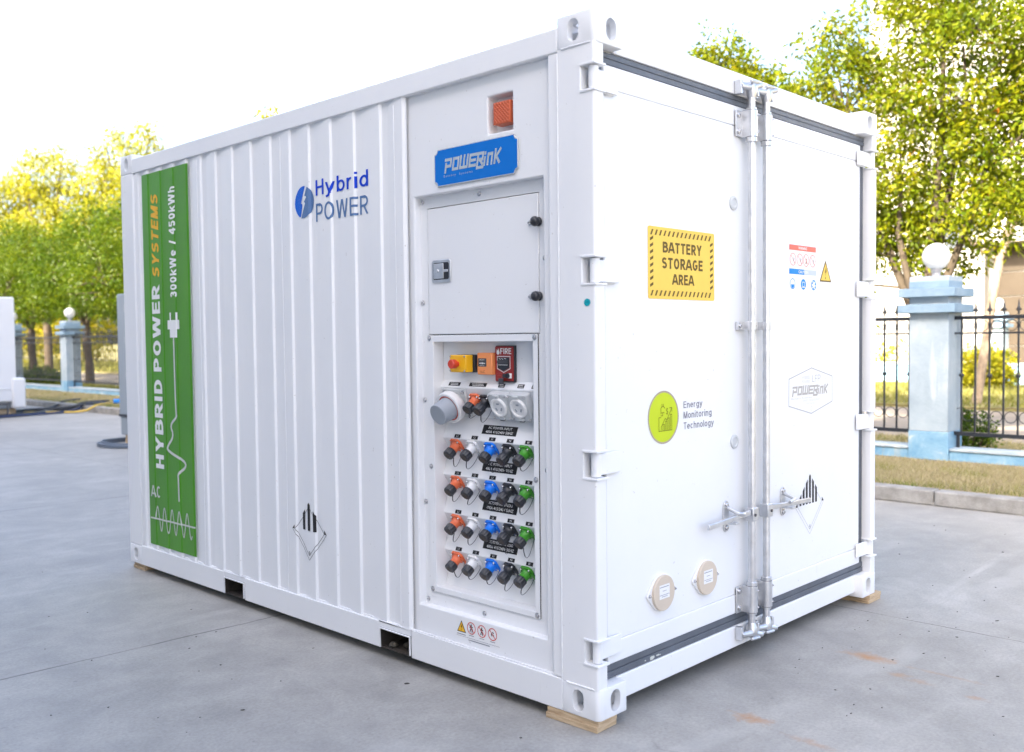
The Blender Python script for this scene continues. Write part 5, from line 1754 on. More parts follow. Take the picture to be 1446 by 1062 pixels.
m_ = MB(); m_.lathe([(0.011, 0), (0.011, 0.010), (0, 0.010)], Matrix.Translation((0.1005, 0.543, 1.316)) @ TO_LEFT, 16); m_.box(0.088, 0.1004, 0.547, 0.567, 1.308, 1.324)
obj("key_lock", m_, BLACKP, fire)
m_ = MB(); m_.box(0.095, 0.1004, 0.525, 0.539, 1.305, 1.326)
obj("key_tag", m_, INKWHITE, fire, bevel=0.001)
m_ = MB(); m_.box(0.084, 0.091, 0.563, 0.587, 1.280, 1.305); m_.tube([(0.090, 0.558, 1.316), (0.087, 0.570, 1.312), (0.087, 0.576, 1.304)], 0.001, 5)
obj("key", m_, DARKSTEEL, fire, bevel=0.002)

# black engraved labels on the sloping faces
def slope_plane(top, bottom, y=0.0):
    a, b = Vector((top[0], 0, top[1])), Vector((bottom[0], 0, bottom[1]))
    v = (a - b).normalized()
    return Matrix(((0, v.x, Vector((0, -1, 0)).cross(v).x, bottom[0]), (-1, v.y, Vector((0, -1, 0)).cross(v).y, y), (0, v.z, Vector((0, -1, 0)).cross(v).z, bottom[1]), (0, 0, 0, 1)))
tops = [(0.150, 1.130)] + [(0.146, z - 0.0525) for z in LIPS[:3]]
BODY = [("AC POWER INPUT", "400A 415/240V 50HZ"), ("AC POWER INPUT", "400A 415/240V 50HZ"), ("AC POWER OUTPUT-LOAD", "400A 415/240V 50HZ"), ("AC POWER OUTPUT-LOAD", "400A 415/240V 50HZ")]
for tp, zl, (t1, t2) in zip(tops, LIPS, BODY):
    SLP = slope_plane(tp, (0.108, zl))
    hgt = math.hypot(tp[0] - 0.108, tp[1] - zl)
    m_ = MB(); m_.prism([(-0.728, hgt * 0.31), (-0.526, hgt * 0.31), (-0.526, hgt * 0.70), (-0.728, hgt * 0.70)], SLP, 0.0003, 0.0012)
    lb = obj("engraved_label", m_, INKBLACK, ROOT)
    lb["label"] = "black label lettered " + t1.lower()
    text("lettering", t1, SLP, (-0.696, -0.556, hgt * 0.54, hgt * 0.645), INKWHITE, lb, 0.0015, bold=0.006)
    text("lettering", t2, SLP, (-0.706, -0.546, hgt * 0.365, hgt * 0.47), INKWHITE, lb, 0.0015, bold=0.006)
    for i, y in enumerate((0.870, 0.762, 0.655, 0.550, 0.446)):
        m_ = MB(); m_.box(-y - 0.019, -y + 0.019, 0.004, 0.020, 0.0003, 0.0010, SLP)
        o_ = obj("small_label", m_, INKBLACK, ROOT)
        text("lettering", "L1 L2 L3 N E".split()[i], SLP, (-y - 0.005, -y + 0.005, 0.008, 0.016), INKWHITE, o_, 0.0013)
SLA = slope_plane((0.118, 1.290), (0.098, 1.259))
for y, w in ((0.878, 0.036), (0.732, 0.052), (0.590, 0.018), (0.480, 0.018), (0.405, 0.014)):
    m_ = MB(); m_.box(-y - w, -y + w, 0.008, 0.026, 0.0003, 0.0010, SLA)
    o_ = obj("small_label", m_, INKBLACK, ROOT)
    shape("lettering", stroke_polys([[(-y - w * .7, 0.020), (-y + w * .6, 0.020)], [(-y - w * .6, 0.013), (-y + w * .7, 0.013)]], 0.0024), SLA, INKWHITE, o_, 0.0013)

# warning row under the recess
WP = left_plane(SK)
def warn_triangle(name, M, cx, base, top, w, parent, fill, edge, hh=0.0006):
    shape(name, [[(cx - w, base), (cx + w, base), (cx, top)]], M, edge, parent, hh)
    k = 0.80
    cyy = base + (top - base) / 3
    shape(name, [[(cx - w * k, cyy + (base - cyy) * k), (cx + w * k, cyy + (base - cyy) * k), (cx, cyy + (top - cyy) * k)]], M, fill, parent, hh + 0.0004)
    h_ = top - base
    shape("bolt_mark", [[(cx + .02 * h_, base + .72 * h_), (cx - .09 * h_, base + .40 * h_), (cx - .01 * h_, base + .42 * h_), (cx - .03 * h_, base + .2 * h_)],
                        [(cx - .03 * h_, base + .2 * h_), (cx + .10 * h_, base + .50 * h_), (cx + .02 * h_, base + .47 * h_), (cx + .07 * h_, base + .70 * h_)],
                        [(cx - .07 * h_, base + .22 * h_), (cx - .04 * h_, base + .10 * h_), (cx + .03 * h_, base + .20 * h_)]], M, edge, parent, hh + 0.0008)
tri = shape("warning_sticker", [[(-0.800, 0.198), (-0.540, 0.198), (-0.540, 0.277), (-0.800, 0.277)]], WP, STICKWHITE, ROOT, 0.0005)
warn_triangle("warning_triangle", WP, -0.768, 0.221, 0.271, 0.0275, tri, YELLOWP, INKBLACK, 0.0008)
FIG = [[(-0.004, 0.010), (-0.002, 0.000), (0.006, -0.004)], [(-0.002, 0.0), (-0.008, -0.014)], [(-0.002, 0.0), (0.005, -0.008), (0.004, -0.016)], [(-0.003, 0.008), (0.007, 0.004)], [(-0.003, 0.008), (-0.009, 0.002)]]
for j, y in enumerate((0.7075, 0.644, 0.581)):
    u = -y
    figs = [[(u + a * (1 - 0.2 * j), 0.2485 + b) for a, b in p] for p in (FIG if j != 2 else [[(-0.012, 0.0), (-0.004, 0.0)], [(0.004, -0.004), (0.012, -0.004)], [(-0.008, 0.005), (-0.008, -0.006)], [(0.002, 0.009), (0.008, 0.005)]])]
    shape("figure", stroke_polys(figs, 0.0042) + (disc_poly(u + 0.0, 0.2625, 0.0032, 10) if j != 2 else []), WP, INKBLACK, tri, 0.0009)
    shape("ban_ring", ring_polys(u, 0.2485, 0.0225, 0.0262) + stroke_polys([[(u - 0.0165, 0.265), (u + 0.0165, 0.232)]], 0.0035), WP, INKRED, tri, 0.0013)
    shape("caption", stroke_polys([[(u - 0.013, 0.2165), (u + 0.013, 0.2165)]], 0.0028), WP, INKGREY, tri, 0.0009)
shape("caption", stroke_polys([[(-0.795, 0.2115), (-0.745, 0.2115)], [(-0.725, 0.1955), (-0.60, 0.1955)]], 0.0034) + stroke_polys([[(-0.800, 0.204), (-0.541, 0.204)]], 0.0013), WP, INKGREY, tri, 0.0009)
# small teal sticker on the post
shape("teal_sticker", disc_poly(-0.041, 1.598, 0.0155, 24, 0.9), left_plane(0.0), INKTEAL, ROOT, 0.0006)
text("lettering", "PASS", left_plane(0.0), (-0.049, -0.033, 1.5945, 1.6015), mat("dark_teal_print", (0.01, 0.16, 0.22), 0.5, var=0), bpy.data.objects["teal_sticker"], 0.0010)

# ------------------------------------------------------------------ door end
DY = 0.049
m_ = MB(); m_.box(0.171, W - 0.171, 0.045, 0.12, 2.533, 2.632); m_.box(0.102, W - 0.102, 0.060, 0.12, 2.533, 2.60)
obj("door_header", m_, WHITE, ROOT, bevel=0.004)
m_ = MB(); m_.box(0.171, W - 0.171, 0.044, 0.12, 0.070, 0.165)
obj("door_sill", m_, WHITE, ROOT, bevel=0.004)
# rubber gaskets with ridges
m_ = MB()
for x0, x1, z0, z1 in ((0.062, W - 0.062, 0.1655, 0.2215), (0.062, W - 0.062, 2.4855, 2.5325)):
    m_.box(x0, x1, 0.055, 0.075, z0, z1)
    h_ = (z1 - z0)
    m_.box(x0, x1, 0.0495, 0.0547, z0 + h_ * 0.03, z0 + h_ * 0.47)
    m_.box(x0, x1, 0.0515, 0.0547, z0 + h_ * 0.53, z0 + h_ * 0.97)
for x0 in (0.0625, 2.3245):
    m_.box(x0, x0 + 0.051, 0.060, 0.0755, 0.222, 2.485)
    m_.box(x0 + 0.004, x0 + 0.020, 0.052, 0.0595, 0.222, 2.485)
    m_.box(x0 + 0.030, x0 + 0.048, 0.054, 0.0595, 0.222, 2.485)
m_.box(1.214, 1.2225, 0.064, 0.08, 0.2225, 2.4845)
obj("door_gasket", m_, GASKET, ROOT, bevel=0.003)
m_ = MB()
for i in range(12):
    x = 0.40 + random.gauss(0, 0.03)
    m_.box(x, x + random.uniform(0.004, 0.03), 0.0488 - 0.00005 * i, 0.0490 - 0.00005 * i, 0.170 + random.uniform(0, 0.01), 0.178 + random.uniform(0, 0.007))
obj("paint_scrape", m_, INKPALE, ROOT, smooth=0)

doors = []
for s, (x0, x1) in enumerate(((0.1145, 1.2135), (1.2230, 2.3235))):
    m_ = MB()
    m_.box(x0, x1, DY, 0.12, 0.306, 2.397)
    m_.box(x0, x1, DY - 0.0035, 0.12, 0.222, 0.3058)
    m_.box(x0, x1, DY - 0.001, 0.12, 2.3972, 2.485)
    d = obj("door_leaf", m_, WHITE, ROOT, bevel=0.004)
    d["label"] = "left door leaf with yellow battery sign" if s == 0 else "right door leaf with warning chart"
    doors.append(d)
    for za, zb in NOTCH:
        m_ = MB()
        m_.tube([(mirror(0.027, s), 0.026, za + 0.007), (mirror(0.027, s), 0.026, zb - 0.007)], 0.0185, 16)
        bxm(m_, s, 0.028, 0.175, 0.028, 0.040, za + 0.010, zb - 0.012)
        obj("hinge", m_, WHITE, d, bevel=0.002)
        m_ = MB()
        weld(m_, [(mirror(0.10, s), 0.040, za + 0.008), (mirror(0.176, s), 0.044, za + 0.009)], 0.004)
        obj("weld_seam", m_, WHITE, d, smooth=60)
doorL, doorR = doors
DP = door_plane(DY)

# locking rods with guides, cams, clips and handles
def rod(cx, right):
    m_ = MB()
    m_.tube([(cx, 0.004, 0.12), (cx, 0.004, 2.585)], 0.0165, 20)
    r = obj("locking_rod", m_, GALV, ROOT, smooth=50)
    r["label"] = "right galvanised locking rod" if right else "left galvanised locking rod"
    for z0, z1 in ((2.349, 2.466), (0.222, 0.342)):
        m_ = MB()
        m_.tube([(cx, 0.004, z0), (cx, 0.004, z1)], 0.0265, 24)
        m_.tube([(cx, 0.004, z0 - 0.010 if z0 < 1 else z1), (cx, 0.004, z0 if z0 < 1 else z1 + 0.012)], 0.0225, 20)
        m_.tube([(cx, 0.004, z1 if z0 < 1 else z0 - 0.022), (cx, 0.004, z1 + 0.018 if z0 < 1 else z0)], 0.0245, 20)
        m_.box(cx - 0.026, cx - 0.012, 0.004, DY - 0.001, z0, z1)
        m_.box(cx - 0.074, cx - 0.020, DY - 0.0115, DY - 0.0065, z0 + 0.001, z1 - 0.001)
        obj("rod_guide", m_, GALV, r, smooth=40, bevel=0.0015)
        m_ = MB()
        for zz in (z0, z1):
            m_.tube([(cx, 0.004, zz - 0.0012), (cx, 0.004, zz + 0.0012)], 0.0262, 24)
        obj("shadow_gap", m_, DARKSTEEL, r, smooth=40)
        for zz in (z0 + 0.022, z1 - 0.022):
            put("screw", BOLT, r, Matrix.Translation((cx - 0.052, DY - 0.0115, zz)) @ TO_DOOR @ Matrix.Scale(1.25, 4))
            put("screw", SMALLBOLT, r, Matrix.Translation((cx + 0.012, 0.004 - 0.0225, zz)) @ TO_DOOR @ Matrix.Scale(1.2, 4), None)
    for zc, sg in ((2.560, 1), (0.135, -1)):
        m_ = MB()
        m_.lathe([(0.0165, -0.04), (0.024, -0.02), (0.028, 0.0), (0.024, 0.02), (0.012, 0.03), (0, 0.03)] if sg > 0 else [(0, -0.03), (0.014, -0.028), (0.025, -0.015), (0.028, 0.0), (0.024, 0.02), (0.0165, 0.04)], Matrix.Translation((cx, 0.004, zc)), 14)
        m_.tube([(cx - 0.066, 0.018, zc + sg * 0.006), (cx - 0.016, -0.002, zc + sg * 0.004)], [0.0145, 0.0155], 12)
        m_.tube([(cx + 0.010, -0.004, zc + sg * 0.012), (cx + 0.050, -0.020, zc + sg * 0.022)], [0.015, 0.012], 10)
        m_.tube([(cx - 0.030, -0.012, zc + sg * 0.028), (cx + 0.026, -0.020, zc + sg * 0.030)], [0.008, 0.008], 8)
        m_.box(cx - 0.078, cx - 0.060, 0.010, 0.0435, zc - 0.030, zc + 0.030)
        m_.box(cx + 0.046, cx + 0.060, -0.002, 0.0435, zc - 0.024, zc + 0.024)
        obj("cam_lock", m_, GALV, r, smooth=40, bevel=0.002)
    m_ = MB()
    m_.tube([(cx, 0.004, 1.494), (cx, 0.004, 1.534)], 0.0205, 18)
    m_.box(cx - 0.066, cx - 0.012, 0.034, DY - 0.0008, 1.495, 1.533)
    m_.box(cx - 0.022, cx - 0.012, 0.004, 0.036, 1.495, 1.533)
    obj("rod_clip", m_, GALV, r, smooth=40, bevel=0.0015)
    put("screw", BOLT, r, Matrix.Translation((cx - 0.048, 0.034, 1.514)) @ TO_DOOR)
    # handle
    sg = 1 if right else -1
    m_ = MB()
    m_.box(cx - 0.024, cx + 0.024, -0.018, 0.026, 0.638, 0.698)
    hx0, hx1 = cx + sg * 0.030, cx + sg * (0.37 if not right else 0.41)
    zz0, zz1 = 0.676, 0.662
    mid = cx + sg * 0.17
    pr = [(hx0, zz0 - 0.010), (mid, zz0 - 0.015), (hx1, zz1 - 0.012), (hx1, zz1 + 0.011), (mid, zz0 + 0.006), (hx0, zz0 + 0.016)]
    m_.prism(pr if sg > 0 else pr[::-1], door_plane(0), -0.004, 0.010)
    obj("handle", m_, GALV, r, bevel=0.003)
    m_ = MB(); m_.lathe([(0.007, 0), (0.007, 0.004), (0, 0.004)], Matrix.Translation((cx + sg * 0.008, -0.018, 0.666)) @ TO_DOOR, 12)
    obj("handle_rivet", m_, DARKSTEEL, r)
    bx_ = cx + sg * (0.150 if not right else 0.232)
    m_ = MB()
    m_.prism([(bx_ + a, b) for a, b in rounded(-0.022, 0.022, 0.604, 0.742, 0.021)], door_plane(DY), 0.0008, 0.006)
    m_.box(bx_ - 0.015, bx_ + 0.015, -0.014, DY - 0.006, 0.642, 0.652)
    m_.tube([(bx_ + 0.004, DY - 0.005, 0.712), (bx_ + 0.010, -0.012, 0.690), (bx_ - sg * 0.05, -0.018, 0.682)], 0.009, 8)
    obj("handle_catch", m_, GALV, r, smooth=45, bevel=0.0015)
    for zz in (0.622, 0.724):
        put("screw", BOLT, r, Matrix.Translation((bx_, DY - 0.006, zz)) @ TO_DOOR @ Matrix.Scale(1.3, 4))
    return r
rod(1.107, False)
rod(1.238, True)

# yellow battery sign
m_ = MB(); m_.prism(rounded(0.386, 0.869, 1.621, 1.909, 0.010), DP, 0.0005, 0.002)
bs = obj("battery_sign", m_, INKYELLOW, doorL)
def clip_para(u, v0, v1, w, slant):
    return [(u, v0), (u + w, v0), (u + w + slant, v1), (u + slant, v1)]
st = []
n = 15
for i in range(n):
    u = 0.400 + i * 0.0300
    for v0, v1 in ((1.6335, 1.6555), (1.8745, 1.8965)):
        if u + 0.011 + 0.012 < 0.860:
            st.append(clip_para(u, v0, v1, 0.0110, 0.012))
for i in range(8):
    v = 1.6665 + i * 0.0262
    for u0, u1 in ((0.3985, 0.4205), (0.8345, 0.8565)):
        st.append([(u0, v), (u1, v + 0.010), (u1, v + 0.0215), (u0, v + 0.0115)])
shape("stripe_border", st, DP, INKBROWN, bs, 0.0024)
block("BATTERY", DP, (0.486, 0.770, 1.808, 1.852), INKBROWN, bs, 0.0024, t=0.205)
block("STORAGE", DP, (0.480, 0.777, 1.744, 1.789), INKBROWN, bs, 0.0024, t=0.205)
block("AREA", DP, (0.549, 0.714, 1.681, 1.724), INKBROWN, bs, 0.0024, t=0.205)
# vents
for x, z in ((1.024, 2.055), (1.030, 0.9985)):
    m_ = MB(); m_.lathe([(0.031, 0), (0.031, 0.006), (0.026, 0.009), (0.020, 0.009), (0.018, 0.006), (0.0, 0.006)], Matrix.Translation((x, DY - 0.0003, z)) @ TO_DOOR, 26)
    vt = obj("round_vent", m_, PALEGREY, doorL)
# lime disc and its words
m_ = MB(); flat_polys(m_, DP, disc_poly(0.4885, 1.143, 0.108, 48), 0.0006)
gd = obj("lime_disc", m_, INKLIME, doorL, smooth=0)
shape("disc_rim", ring_polys(0.4885, 1.143, 0.1005, 0.1082, 48), DP, mat("grey_brown_print", (0.40, 0.34, 0.26), 0.5, var=0), gd, 0.0010)
ic = [[(0.456, 1.090), (0.456, 1.143), (0.470, 1.143)], [(0.456, 1.088), (0.548, 1.088)], [(0.470, 1.150), (0.482, 1.150), (0.482, 1.158)],
      [(0.470, 1.158), (0.470, 1.180), (0.476, 1.186), (0.490, 1.186), (0.496, 1.180)], [(0.474, 1.162), (0.492, 1.162)], [(0.478, 1.186), (0.478, 1.196)], [(0.488, 1.186), (0.488, 1.196)],
      [(0.472, 1.105), (0.500, 1.138), (0.510, 1.130), (0.546, 1.178)], [(0.532, 1.179), (0.547, 1.180), (0.547, 1.164)]]
for k, hgt in enumerate((0.022, 0.034, 0.046, 0.060)):
    u = 0.484 + k * 0.0175
    ic += [[(u, 1.092), (u, 1.092 + hgt), (u + 0.0095, 1.092 + hgt), (u + 0.0095, 1.092)]]
ic += [[(0.472, 1.094), (0.472, 1.105)]]
shape("pictogram", stroke_polys(ic, 0.0034), DP, INKOLIVE, gd, 0.0011)
text("lettering", "$", DP, (0.506, 0.520, 1.150, 1.180), INKOLIVE, gd, 0.0011)
for wd, b_, u1 in (("Energy", (1.172, 1.1995), 0.775), ("Monitoring", (1.128, 1.157), 0.850), ("Technology", (1.083, 1.112), 0.864)):
    desc = 0.009 if wd != "" else 0
    block(wd, DP, (0.632, u1, b_[0] - (0.0075), b_[1]), INKGREY, doorL, 0.0008, t=0.15)
# round cable covers with beige film
for x, z in ((0.461, 0.434), (0.785, 0.434)):
    m_ = MB()
    r_ = 0.0765
    pts = [(x + r_ * math.cos(math.radians(a)), z + r_ * math.sin(math.radians(a))) for a in range(-130, -49, 8)]
    pts += [(x + 0.098, z - 0.008), (x + 0.101, z), (x + 0.098, z + 0.008)]
    pts += [(x + r_ * math.cos(math.radians(a)), z + r_ * math.sin(math.radians(a))) for a in range(50, 131, 8)]
    pts += [(x - 0.098, z + 0.008), (x - 0.101, z), (x - 0.098, z - 0.008)]
    m_.prism(pts, DP, 0.0005, 0.010)
    cv = obj("cable_cover", m_, STICKWHITE, doorL, bevel=0.002)
    cv["label"] = "round beige cable cover" + (", the one further from the rods" if x < 0.6 else ", the one nearer the rods")
    m_ = MB(); m_.lathe([(0.0725, 0.010), (0.0725, 0.020), (0.0705, 0.022), (0.0, 0.022)], DP @ Matrix.Translation((x, z, 0)), 40)
    obj("film_disc", m_, BEIGE, cv)
    for sg in (-1, 1):
        put("screw", SMALLBOLT, cv, Matrix.Translation((x + sg * 0.087, DY - 0.010, z)) @ TO_DOOR @ Matrix.Scale(1.3, 4))
    shape("note_label", rect(x - 0.036, x + 0.034, z - 0.022, z + 0.035), DP, STICKWHITE, cv, 0.0225)
    shape("note_print", stroke_polys([[(x - 0.032, z + 0.026), (x + 0.026, z + 0.026)]], 0.003) + stroke_polys([[(x - 0.014, z + 0.010), (x + 0.012, z + 0.010)], [(x - 0.033, z - 0.006), (x + 0.030, z - 0.006)], [(x - 0.020, z - 0.013), (x + 0.018, z - 0.013)]], 0.002), DP, INKGREY, cv, 0.0229)

# warning chart on the right leaf
m_ = MB(); flat_polys(m_, DP, rect(1.5355, 2.000, 1.680, 1.909), 0.0006)
wc = obj("warning_chart", m_, STICKWHITE, doorR, smooth=0)
shape("chart_border", stroke_polys([[(1.5365, 1.681), (1.999, 1.681), (1.999, 1.908), (1.5365, 1.908), (1.5365, 1.681)]], 0.0012), DP, INKLILAC, wc, 0.0010)
shape("red_band", rect(1.5355, 1.812, 1.882, 1.909), DP, INKCORAL, wc, 0.0011)
text("lettering", "WARNING", DP, (1.628, 1.716, 1.8885, 1.9015), INKWHITE, wc, 0.0016, bold=0.02)
shape("blue_band", rect(1.5355, 1.690, 1.766, 1.792), DP, INKCYAN, wc, 0.0011)
shape("lilac_band", rect(1.690, 1.818, 1.766, 1.792), DP, INKLILAC, wc, 0.0011)
text("lettering", "CAUTION", DP, (1.630, 1.730, 1.772, 1.786), INKWHITE, wc, 0.0016, bold=0.02)
for j, x in enumerate((1.573, 1.643, 1.708, 1.777)):
    shape("figure", stroke_polys([[(x + 0.008, 1.845), (x + 0.010, 1.828), (x + 0.016, 1.822)], [(x + 0.004, 1.832), (x + 0.014, 1.840)]] if j != 2 else [[(x - 0.004, 1.822), (x + 0.006, 1.846)], [(x + 0.004, 1.822), (x - 0.002, 1.842)]], 0.005), DP, INKSILVER if j != 2 else mat("rust_print", (0.42, 0.16, 0.08), 0.5, var=0), wc, 0.0011)
    shape("ban_ring", ring_polys(x, 1.8376, 0.0275, 0.0308) + stroke_polys([[(x - 0.0195, 1.857), (x + 0.0195, 1.818)]], 0.0030), DP, INKCORAL, wc, 0.0015)
for j, x in enumerate((1.571, 1.681, 1.789)):
    if j == 0:
        shape("duty_disc", ring_polys(x, 1.719, 0.0225, 0.0262) + [[(x - 0.016, 1.716), (x + 0.016, 1.716), (x + 0.013, 1.703), (x, 1.697), (x - 0.013, 1.703)]], DP, INKCYAN, wc, 0.0011)
    elif j == 1:
        shape("duty_disc", disc_poly(x, 1.719, 0.0262), DP, INKCYAN, wc, 0.0011)
        shape("duty_sign", stroke_polys([[(x - 0.010, 1.730), (x - 0.010, 1.708), (x + 0.010, 1.708), (x + 0.010, 1.730), (x - 0.010, 1.730)], [(x - 0.014, 1.704), (x + 0.014, 1.704)]], 0.0030), DP, STICKWHITE, wc, 0.0015)
    else:
        shape("duty_disc", disc_poly(x, 1.719, 0.0262), DP, INKCYAN, wc, 0.0011)
        shape("duty_sign", stroke_polys([[(x - 0.008, 1.735), (x + 0.006, 1.703)], [(x + 0.010, 1.732), (x - 0.010, 1.707)], [(x - 0.014, 1.720), (x + 0.014, 1.716)]], 0.009), DP, STICKWHITE, wc, 0.0015)
warn_triangle("warning_triangle", DP, 1.918, 1.7395, 1.849, 0.065, wc, INKYELLOW, INKBROWN, 0.0011)

# grey hexagon emblem
hx = [(1.769, 1.305), (1.996, 1.257), (1.997, 1.126), (1.767, 1.077), (1.534, 1.126), (1.536, 1.257)]
emb = shape("hexagon_emblem", stroke_polys([[hx[i], hx[(i + 1) % 6]] for i in range(6)], 0.0048), DP, INKSILVER, doorR, 0.0006)
shape("lettering", logo_polys(1.566, 1.954, 1.163, 1.222), DP, mat("warm_silver_print", (0.44, 0.42, 0.395), 0.5, var=0), emb, 0.0006)
INKFAINT = mat("faint_silver_print", (0.60, 0.60, 0.61), 0.5, var=0)
block("LFP", DP, (1.776, 1.866, 1.234, 1.269), INKSILVER, emb, t=0.09)
text("lettering", "HYBRID", DP, (1.670, 1.752, 1.252, 1.268), INKFAINT, emb)
text("lettering", "POWER", DP, (1.668, 1.752, 1.231, 1.246), INKFAINT, emb)
shape("divider", stroke_polys([[(1.762, 1.232), (1.762, 1.268)]], 0.0015), DP, INKFAINT, emb)
text("lettering", "Battery Systems", DP, (1.562, 1.770, 1.152, 1.164), INKSILVER, emb, spacing=1.4)
text("lettering", "SMART MANAGEMENT", DP, (1.678, 1.862, 1.139, 1.150), INKFAINT, emb)
text("lettering", "TOP QUALITY", DP, (1.712, 1.828, 1.122, 1.133), INKFAINT, emb)
shape("small_mark", ring_polys(1.768, 1.102, 0.010, 0.012, 16) + stroke_polys([[(1.764, 1.092), (1.772, 1.112)]], 0.002), DP, INKFAINT, emb)
# hazard diamond on the right leaf
fine, black = diamond_polys(1.753, 0.6215, 0.151, (-0.66, -0.44, -0.22, 0.0, 0.22, 0.44))
hd = shape("hazard_diamond", fine, DP, INKSILVER, doorR, 0.0006)
shape("hazard_bar", black, DP, INKBLACK, hd, 0.0010)
text("lettering", "9", DP, (1.747, 1.760, 0.496, 0.518), INKGREY, hd)

# ------------------------------------------------------------------ wood blocks under the corners
def wood_block(label, x0, x1, y0, y1, rot=0.0):
    c = ((x0 + x1) / 2, (y0 + y1) / 2)
    t = thing("wood_block", label, "wood block", (c[0], c[1], 0.0), "wood blocks under the container corners")
    t.rotation_euler.z = rot
    hx_, hy_ = (x1 - x0) / 2, (y1 - y0) / 2
    for za, zb, dx in ((0.0005, 0.0225, 0.0), (0.0230, 0.0445, 0.004)):
        m_ = MB(); m_.box(-hx_ + dx, hx_ - dx * 0.5, -hy_ - dx, hy_ - dx, za, zb)
        obj("board", m_, WOOD, t, bevel=0.0015, local=True)
wood_block("raw plywood block under the container's near corner, below the socket panel", 0.0, 0.122, 0.014, 0.262, 0.03)
wood_block("raw plywood block under the far right corner of the doors", 2.335, 2.487, -0.004, 0.16)
wood_block("raw plywood block under the far left corner below the green banner", 0.018, 0.16, 3.74, 3.90)
wood_block("raw plywood block under the hidden far corner of the container", 2.30, 2.43, 3.74, 3.90)

# ------------------------------------------------------------------ left background: white enclosure, grey cabinet, cables
enc = thing("far_enclosure", "white equipment enclosure cut by the left edge of the photo, standing on a wood block", "enclosure", (3.0, 20.0, 0.1))
M_ENC = mat("white_enclosure_paint", (0.74, 0.74, 0.75), 0.45, var=0.03, vscale=2)
m_ = MB(); m_.box(1.5, 4.20, 18.35, 22.0, 0.30, 2.40)
eb = obj("body", m_, M_ENC, enc, bevel=0.03, segs=3)
m_ = MB(); m_.box(1.55, 4.16, 18.335, 18.349, 0.55, 0.57); m_.box(2.4, 3.70, 18.335, 18.349, 0.78, 1.88)
obj("access_panel", m_, M_ENC, enc, bevel=0.006)
m_ = MB(); m_.box(1.6, 4.12, 18.45, 21.9, 0.16, 0.299)
obj("skid", m_, mat("grey_skid_paint", (0.30, 0.31, 0.32), 0.6), enc, bevel=0.01)
m_ = MB(); m_.box(4.10, 4.36, 18.30, 18.52, 0.16, 0.78)
obj("lifting_foot", m_, M_ENC, enc, bevel=0.05, segs=3)
m_ = MB(); m_.box(-0.16, 0.16, -0.12, 0.12, 0.0, 0.155)
wb = tag(obj("wood_block", m_, WOOD, None, bevel=0.004), "wood block under the foot of the far white enclosure", "wood block")
wb.location = (4.06, 18.62, 0.001)

cabg = thing("grey_cabinet", "tall blue grey cabinet half hidden behind the container's left far corner", "cabinet", (3.4, 11.2, 0.13))
M_CAB = mat("blue_grey_cabinet_paint", (0.27, 0.315, 0.36), 0.4, var=0.05, vscale=3)
m_ = MB(); m_.box(3.26, 4.10, 10.9, 11.46, 0.42, 2.16)
obj("body", m_, M_CAB, cabg, bevel=0.015, segs=3)
m_ = MB(); m_.box(3.27, 4.09, 10.91, 11.45, 0.14, 0.415)
obj("base", m_, M_CAB, cabg, bevel=0.01)
m_ = MB(); m_.box(3.25, 3.32, 10.872, 11.47, 0.40, 0.44)
obj("latch", m_, BLACKP, cabg, bevel=0.005)
for z in (0.95, 1.45, 1.9):
    m_ = MB(); m_.box(3.248, 3.259, 11.10, 11.20, z, z + 0.10)
    obj("hinge", m_, PALEGREY, cabg, bevel=0.003)
m_ = MB(); m_.box(3.32, 4.05, 10.893, 10.899, 1.0, 2.1)
obj("door_panel", m_, M_CAB, cabg, bevel=0.002)
m_ = MB(); m_.box(-0.06, 0.25, -0.22, 0.22, 0, 0.134)
wb = tag(obj("wood_block", m_, WOOD, None, bevel=0.004), "wood block under the blue grey cabinet, inside the cable coil", "wood block")
wb.location = (3.38, 11.2, 0.001)
m_ = MB()
for k in range(7):
    R_ = 0.50 + 0.026 * (k % 3)
    pts = [(3.42 + R_ * math.cos(a), 11.2 + R_ * 1.0 * math.sin(a), 0.016 + 0.024 * (k // 3) + 0.006 * math.sin(3 * a + k)) for a in np.linspace(0, 2 * math.pi, 40)]
    m_.tube(pts, 0.013, 6, caps=False)
tag(obj("cable_coil", m_, mat("slate_cable", (0.13, 0.165, 0.215), 0.45), None, smooth=60), "flat coil of slate blue cable lying round the grey cabinet's foot", "cable")
def ground_cable(label, pts, r, material, group="cables lying across the yard"):
    P = [Vector(p) for p in pts]
    for _ in range(3):
        q = [P[0]]
        for a, b in zip(P, P[1:]):
            q += [a.lerp(b, .25), a.lerp(b, .75)]
        P = q + [P[-1]]
    m_ = MB(); m_.tube(P, r, 7)
    return tag(obj("power_cable", m_, material, None, smooth=60), label, "cable", group)
CBL = mat("black_cable_sheath", (0.025, 0.028, 0.034), 0.45)
ground_cable("thick black cable nearest the white enclosure, running to the kerb", [(3.0, 18.1, .03), (3.6, 18.4, .03), (4.3, 18.35, .04), (4.9, 18.65, .03), (5.5, 18.9, .05), (5.7, 19.0, .17), (6.4, 19.2, .16)], 0.028, CBL)
ground_cable("black cable humping over its neighbours beside the kerb", [(3.0, 18.35, .03), (3.8, 18.75, .03), (4.6, 18.9, .10), (5.2, 18.7, .08), (5.6, 18.55, .16), (6.2, 18.5, .15)], 0.026, CBL)
ground_cable("black cable furthest from the white container, by the kerb", [(3.2, 18.0, .03), (4.2, 18.9, .03), (5.0, 19.4, .03), (5.55, 19.9, .06), (5.75, 20.1, .16), (6.3, 20.5, .15)], 0.028, CBL)
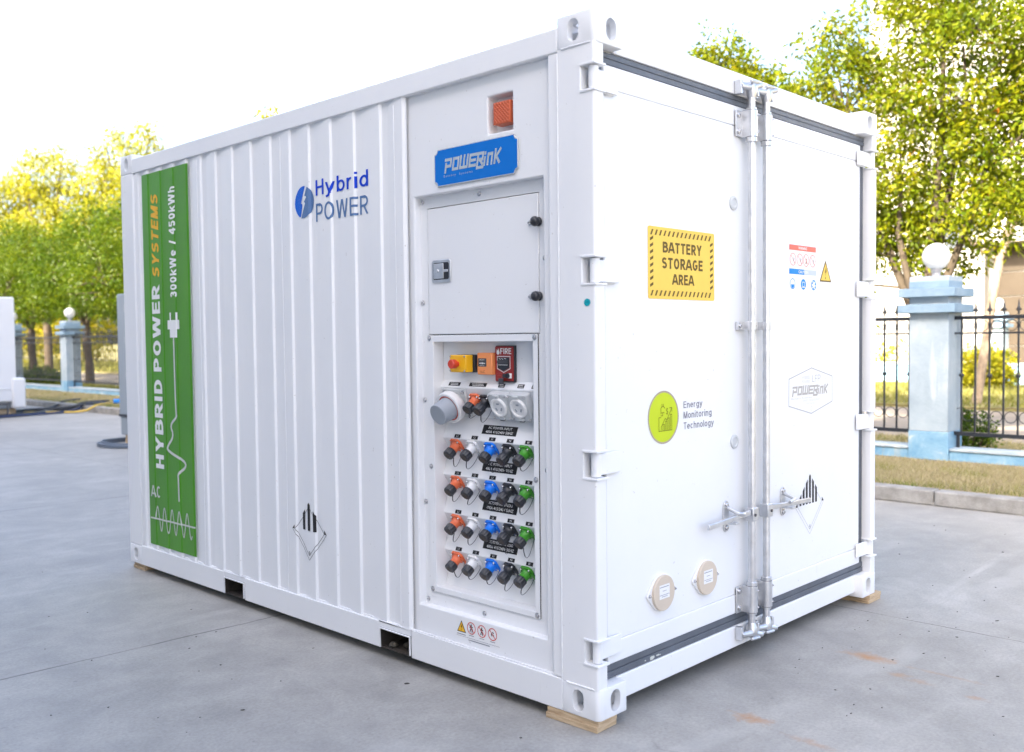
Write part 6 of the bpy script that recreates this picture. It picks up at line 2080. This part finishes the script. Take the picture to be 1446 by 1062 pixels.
ground_cable("blue tinted cable lying lowest across the yard", [(3.0, 17.9, .03), (4.0, 18.1, .03), (4.9, 18.2, .03), (5.5, 18.6, .04), (5.65, 18.7, .16), (6.2, 18.9, .15)], 0.024, mat("dark_blue_cable", (0.02, 0.035, 0.10), 0.45))
ground_cable("yellow cable running over the kerb in the left background", [(4.5, 18.9, .03), (5.0, 18.45, .03), (5.4, 18.0, .03), (5.62, 18.0, .16), (6.0, 18.4, .15), (6.5, 18.6, .15)], 0.022, mat("yellow_cable", (0.62, 0.42, 0.06), 0.5))
m_ = MB(); m_.tube([(6.15, 18.35, .19), (6.45, 18.25, .19)], [0.055, 0.055], 14); m_.tube([(6.45, 18.25, .19), (6.55, 18.22, .19)], [0.07, 0.07], 14)
tag(obj("cable_plug", m_, mat("bright_blue_plug", (0.01, 0.22, 0.70), 0.4), None, smooth=40), "bright blue cable plug on the grass behind the kerb", "plug")
# small frame of a cable trolley at the left edge
m_ = MB()
m_.tube([(3.45, 18.12, .05), (3.45, 18.12, .27), (3.95, 18.15, .27), (3.95, 18.15, .05)], 0.022, 8)
m_.tube([(3.70, 18.13, .27), (3.72, 18.0, .08)], 0.02, 8)
tag(obj("pipe_stand", m_, DARKSTEEL, None, smooth=60), "low dark bent pipe stand on the yard by the white enclosure", "stand")

# leaf scraps and grit on the concrete
m_ = MB()
rr = random.Random(5)
for i in range(190):
    if i < 100:
        x, y = rr.uniform(0.6, 3.6), rr.uniform(-2.1, -0.1)
    elif i < 150:
        x, y = rr.uniform(-2.2, -0.1), rr.uniform(0.0, 4.5)
    else:
        x, y = rr.uniform(2.7, 5.5), rr.uniform(-1.2, 3.0)
    s = rr.uniform(0.0015, 0.0055) * (1.8 if i % 13 == 0 else 1)
    a = rr.uniform(0, 6.28)
    M1 = Matrix.Translation((x, y, 0.0006)) @ Matrix.Rotation(a, 4, 'Z')
    pts = [(s * rr.uniform(0.7, 1.7) * math.cos(q), s * rr.uniform(0.5, 1.0) * math.sin(q)) for q in (0.0, 0.9, 2.0, 3.0, 4.1, 5.3)]
    m_.prism(pts, M1 @ Matrix.Rotation(rr.uniform(-0.15, 0.15), 4, 'X'), 0.001, 0.0025)
tag(obj("leaf_scraps", m_, mat("dark_leaf_scraps", (0.06, 0.055, 0.05), 0.9, var=0.5, vscale=8), None, smooth=0), kind="stuff")
